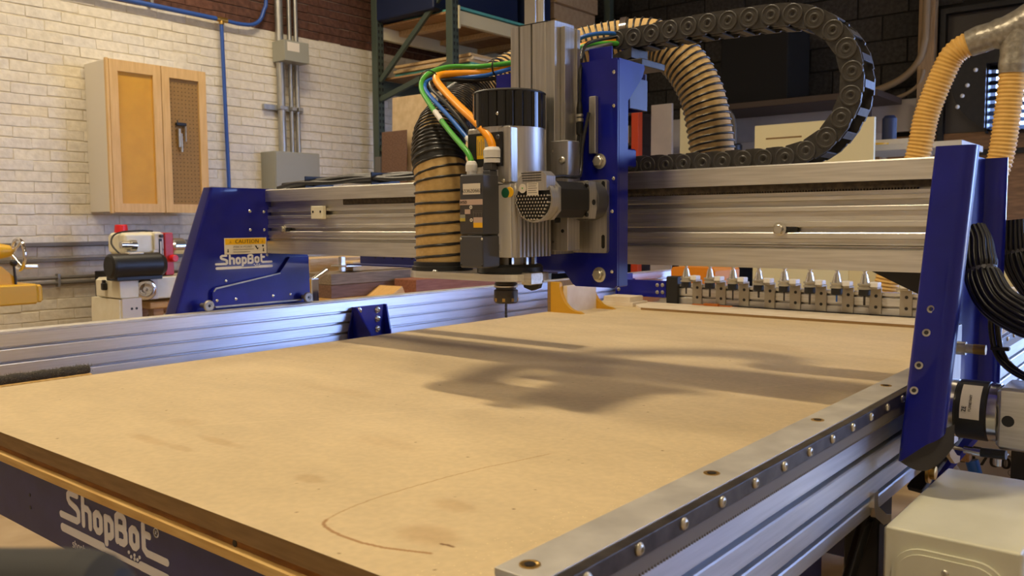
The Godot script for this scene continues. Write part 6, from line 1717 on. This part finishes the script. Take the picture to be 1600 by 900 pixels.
	w.tube(PackedVector3Array([Vector3(-0.725, 1.757, -3.5), Vector3(-0.690, 1.768, -3.5), Vector3(-0.650, 1.776, -3.5), Vector3(-0.63, 1.779, -3.5), Vector3(-0.60, 1.785, -3.5), Vector3(-0.55, 1.81, -3.5), Vector3(-0.50, 1.85, -3.5)]), [0.047, 0.051, 0.049, 0.055, 0.055, 0.054, 0.048], 20)
	w.tube(PackedVector3Array([Vector3(-0.580, 1.635, -3.5), Vector3(-0.578, 1.665, -3.5), Vector3(-0.576, 1.70, -3.5), Vector3(-0.575, 1.78, -3.5)]), [0.047, 0.051, 0.049, 0.052], 20)
	obj("taped_branch", w, M.duct_tape, h)
	# cream panel leaning behind the gantry
	var cp := thing("cream_panel", "cream panel board with a routed slot standing behind the gantry", "panel", Vector3(0, 0, 0))
	obj("panel_board", MB.new().bx(-2.415, -1.645, 0.55, 1.756, -5.53, -5.50, 0.004), M.cream_board, cp)
	obj("slot_line", MB.new().bx(-2.335, -2.095, 1.660, 1.670, -5.50, -5.4985), M.mdf_edge, cp)
	for x in [-2.38, -1.68]: obj("panel_foot", MB.new().bx(x - 0.03, x + 0.03, 0.0, 0.55, -5.6, -5.45, 0.003), M.oak_z, cp)
	# machines in the dark behind
	var mc := thing("dark_machine", "dark shop machine on a table before the back wall", "machine", Vector3(0, 0, 0))
	obj("machine_body", MB.new().bx(-3.35, -2.75, 2.10, 2.72, -7.38, -6.9, 0.02), M.pitch_black, mc)
	obj("machine_shelf", MB.new().bx(-3.6, -2.0, 2.05, 2.10, -7.38, -6.75, 0.004), M.dark_wood, mc)
	for x in [-3.5, -2.1]: obj("shelf_post", MB.new().bx(x - 0.03, x + 0.03, 0, 2.05, -6.85, -6.79, 0.003), M.dark_wood, mc)
	obj("blue_lid", MB.new().bx(-3.5, -3.36, 2.10, 2.16, -7.2, -6.9, 0.01), M.tote_blue, mc)
	# white sheets, red post and shelf goods left of the hose
	tag(obj("white_sheet", MB.new().bx(-3.80, -3.60, 0.0, 2.12, -6.55, -6.52, 0.003), M.grey_wall_paint), "narrow white sheet standing behind the red post", "sheet")
	tag(obj("white_sheet", MB.new().bx(-3.56, -3.18, 0.0, 2.08, -6.62, -6.59, 0.003), M.cream_board), "wide white sheet standing behind the beige hose", "sheet")
	var jp := thing("jack_post", "orange red steel post with square head behind the carriage", "post", Vector3(0, 0, 0))
	obj("post", MB.new().bx(-3.905, -3.835, 0, 2.10, -6.44, -6.37, 0.004), M.orange_enamel, jp)
	obj("head", MB.new().bx(-3.93, -3.81, 2.10, 2.14, -6.46, -6.35, 0.004), M.orange_enamel, jp)
	obj("foot", MB.new().bx(-3.92, -3.82, 0, 0.03, -6.46, -6.30, 0.004), M.orange_enamel, jp)
	var sh := thing("dark_shelf", "dark open shelf holding small boxes behind the carriage", "shelf", Vector3(0, 0, 0))
	for y in [1.66, 1.80, 2.06]: obj("shelf_board", MB.new().bx(-4.35, -3.93, y - 0.012, y + 0.012, -6.9, -6.5, 0.002), M.dark_wood, sh)
	for x in [-4.34, -3.95]: obj("side_board", MB.new().bx(x - 0.01, x + 0.01, 0.0, 2.07, -6.9, -6.5, 0.002), M.dark_wood, sh)
	tag(obj("paper_box", MB.new().bx(-4.13, -4.02, 1.812, 1.87, -6.66, -6.52, 0.003), M.label_pink), "lower pale box on the dark shelf", "box", "boxes on the dark shelf")
	tag(obj("paper_box", MB.new().bx(-4.14, -4.03, 1.871, 1.965, -6.66, -6.53, 0.003), M.label_white), "upper pale box on the dark shelf", "box", "boxes on the dark shelf")
	tag(obj("paper_box", MB.new().bx(-4.06, -3.96, 1.672, 1.72, -6.66, -6.53, 0.003), M.grey_wall_paint), "grey box on the lowest dark shelf", "box", "boxes on the dark shelf")
	# wall bracket lamp arm and small motor beside the hose
	var ga := thing("gooseneck_stand", "thin grey gooseneck bending over a small dark motor", "stand", Vector3(0, 0, 0))
	obj("gooseneck", MB.new().tube(smooth_path([Vector3(-3.22, 1.98, -6.5), Vector3(-3.14, 2.03, -6.5), Vector3(-3.05, 1.98, -6.5), Vector3(-3.02, 1.86, -6.5), Vector3(-3.02, 1.70, -6.5)], 0.02), 0.014, 10), M.pipe_grey, ga)
	obj("motor", MB.new().cyl(Vector3(-3.02, 1.56, -6.5), Vector3(-3.02, 1.74, -6.5), 0.06, 16, 0.01), M.black, ga)
	obj("column", MB.new().cyl(Vector3(-3.02, 0.0, -6.5), Vector3(-3.02, 1.56, -6.5), 0.04, 12), M.pipe_grey, ga)
	# blue jar and light top seen to the right of the cream panel
	tag(obj("blue_jar", MB.new().lathe(Vector3(-1.70, 1.65, -6.0), Vector3.UP, [Vector2(0, 0), Vector2(0.045, 0), Vector2(0.045, 0.14), Vector2(0.03, 0.16), Vector2(0, 0.16)], 16), M.tote_blue), "dark blue jar on a shelf right of the cream panel", "jar")
	tag(obj("yellow_dish", MB.new().cyl(Vector3(-1.72, 1.60, -5.85), Vector3(-1.72, 1.62, -5.85), 0.06, 20), M.label_yellow), "flat yellow dish in front of the blue jar", "dish")
	var wb := thing("pale_bench", "pale topped bench right of the cream panel", "bench", Vector3(0, 0, 0))
	obj("bench_top", MB.new().bx(-1.9, -1.2, 1.56, 1.60, -6.3, -5.7, 0.004), M.cabinet_white, wb)
	obj("shelf_riser", MB.new().bx(-1.9, -1.5, 1.60, 1.65, -6.3, -5.92, 0.004), M.cabinet_white, wb)
	for x in [-1.85, -1.25]:
		for z in [-6.25, -5.75]: obj("leg", MB.new().bx(x - 0.03, x + 0.03, 0, 1.56, z - 0.03, z + 0.03, 0.003), M.oak_z, wb)

# ---------------------------------------------------------------- right foreground
func right_side() -> void:
	var e := thing("control_enclosure", "beige grey steel enclosure with domed front panel beside the near rail", "enclosure", Vector3(0, 0, 0))
	obj("case", MB.new().bx(-0.279, -0.141, 0.30, 0.775, -1.297, -1.003, 0.004), M.enclosure_grey, e)
	obj("front_dome", MB.new().prism(rrect(-0.268, -0.152, 0.50, 0.757, 0.032, 8), "z", -1.003, -0.9985).prism(rrect(-0.263, -0.157, 0.505, 0.752, 0.028, 8), "z", -0.9985, -0.9955), M.enclosure_grey, e)
	obj("screw", button_bolt(0.004), M.zinc, e, Vector3(-0.212, 0.738, -0.9955))
	obj("screw", button_bolt(0.004), M.zinc, e, Vector3(-0.245, 0.714, -0.9955))
	obj("pedestal", MB.new().bx(-0.25, -0.17, 0.0, 0.30, -1.25, -1.05, 0.004), M.dark_metal, e)
	# printed carton on a low stand
	var c := thing("printed_carton", "white carton printed with grey and black lettering behind the enclosure", "carton", Vector3(0, 0, 0))
	obj("carton_body", MB.new().bx(-0.60, 0.25, 0.16, 0.60, -3.0, -2.6, 0.003), M.cabinet_white, c)
	obj("grey_band", MB.new().bx(-0.60, 0.25, 0.16, 0.488, -2.6, -2.5996), M.grey_wall_paint, c)
	text("C1700", 0.030, M.black_print, c, Vector3(-0.470, 0.464, -2.5994), Basis.IDENTITY, 1.15, true)
	text("Dust", 0.034, M.grey_print, c, Vector3(-0.372, 0.469, -2.5994), Basis.IDENTITY, 1.0)
	text("Gyro Air", 0.017, M.grey_print, c, Vector3(-0.366, 0.441, -2.5994))
	tag(obj("carton_stand", MB.new().bx(-0.62, 0.27, 0.0, 0.16, -3.02, -2.58, 0.004), M.oak_z), "low timber stand under the printed carton", "stand")
	tag(obj("blue_sleeve", MB.new().cyl(Vector3(-0.440, 0.43, -2.42), Vector3(-0.462, 0.505, -2.42), 0.016, 14), M.blue_cable), "short blue sleeve hanging before the printed carton", "sleeve")
	tag(obj("wood_block", MB.new().bx(-0.488, -0.462, 0.505, 0.60, -2.42, -2.39, 0.002), M.oak_z), "small brown wood block above the blue sleeve", "block")
	tag(obj("white_tube", MB.new().tube(smooth_path([Vector3(-0.50, 0.50, -2.38), Vector3(-0.47, 0.47, -2.35), Vector3(-0.45, 0.43, -2.33), Vector3(-0.44, 0.36, -2.33)], 0.01), 0.008, 8), M.white_plastic), "thin white tube curving before the printed carton", "tube")
	# foot valve under the motor
	tag(obj("valve", MB.new().lathe(Vector3(-0.226, 0.790, -1.36), Vector3.DOWN, [Vector2(0, 0), Vector2(0.013, 0), Vector2(0.010, 0.006), Vector2(0.004, 0.008), Vector2(0.004, 0.018), Vector2(0, 0.018)], 14), M.zinc), "small zinc valve below the drive motor", "valve")
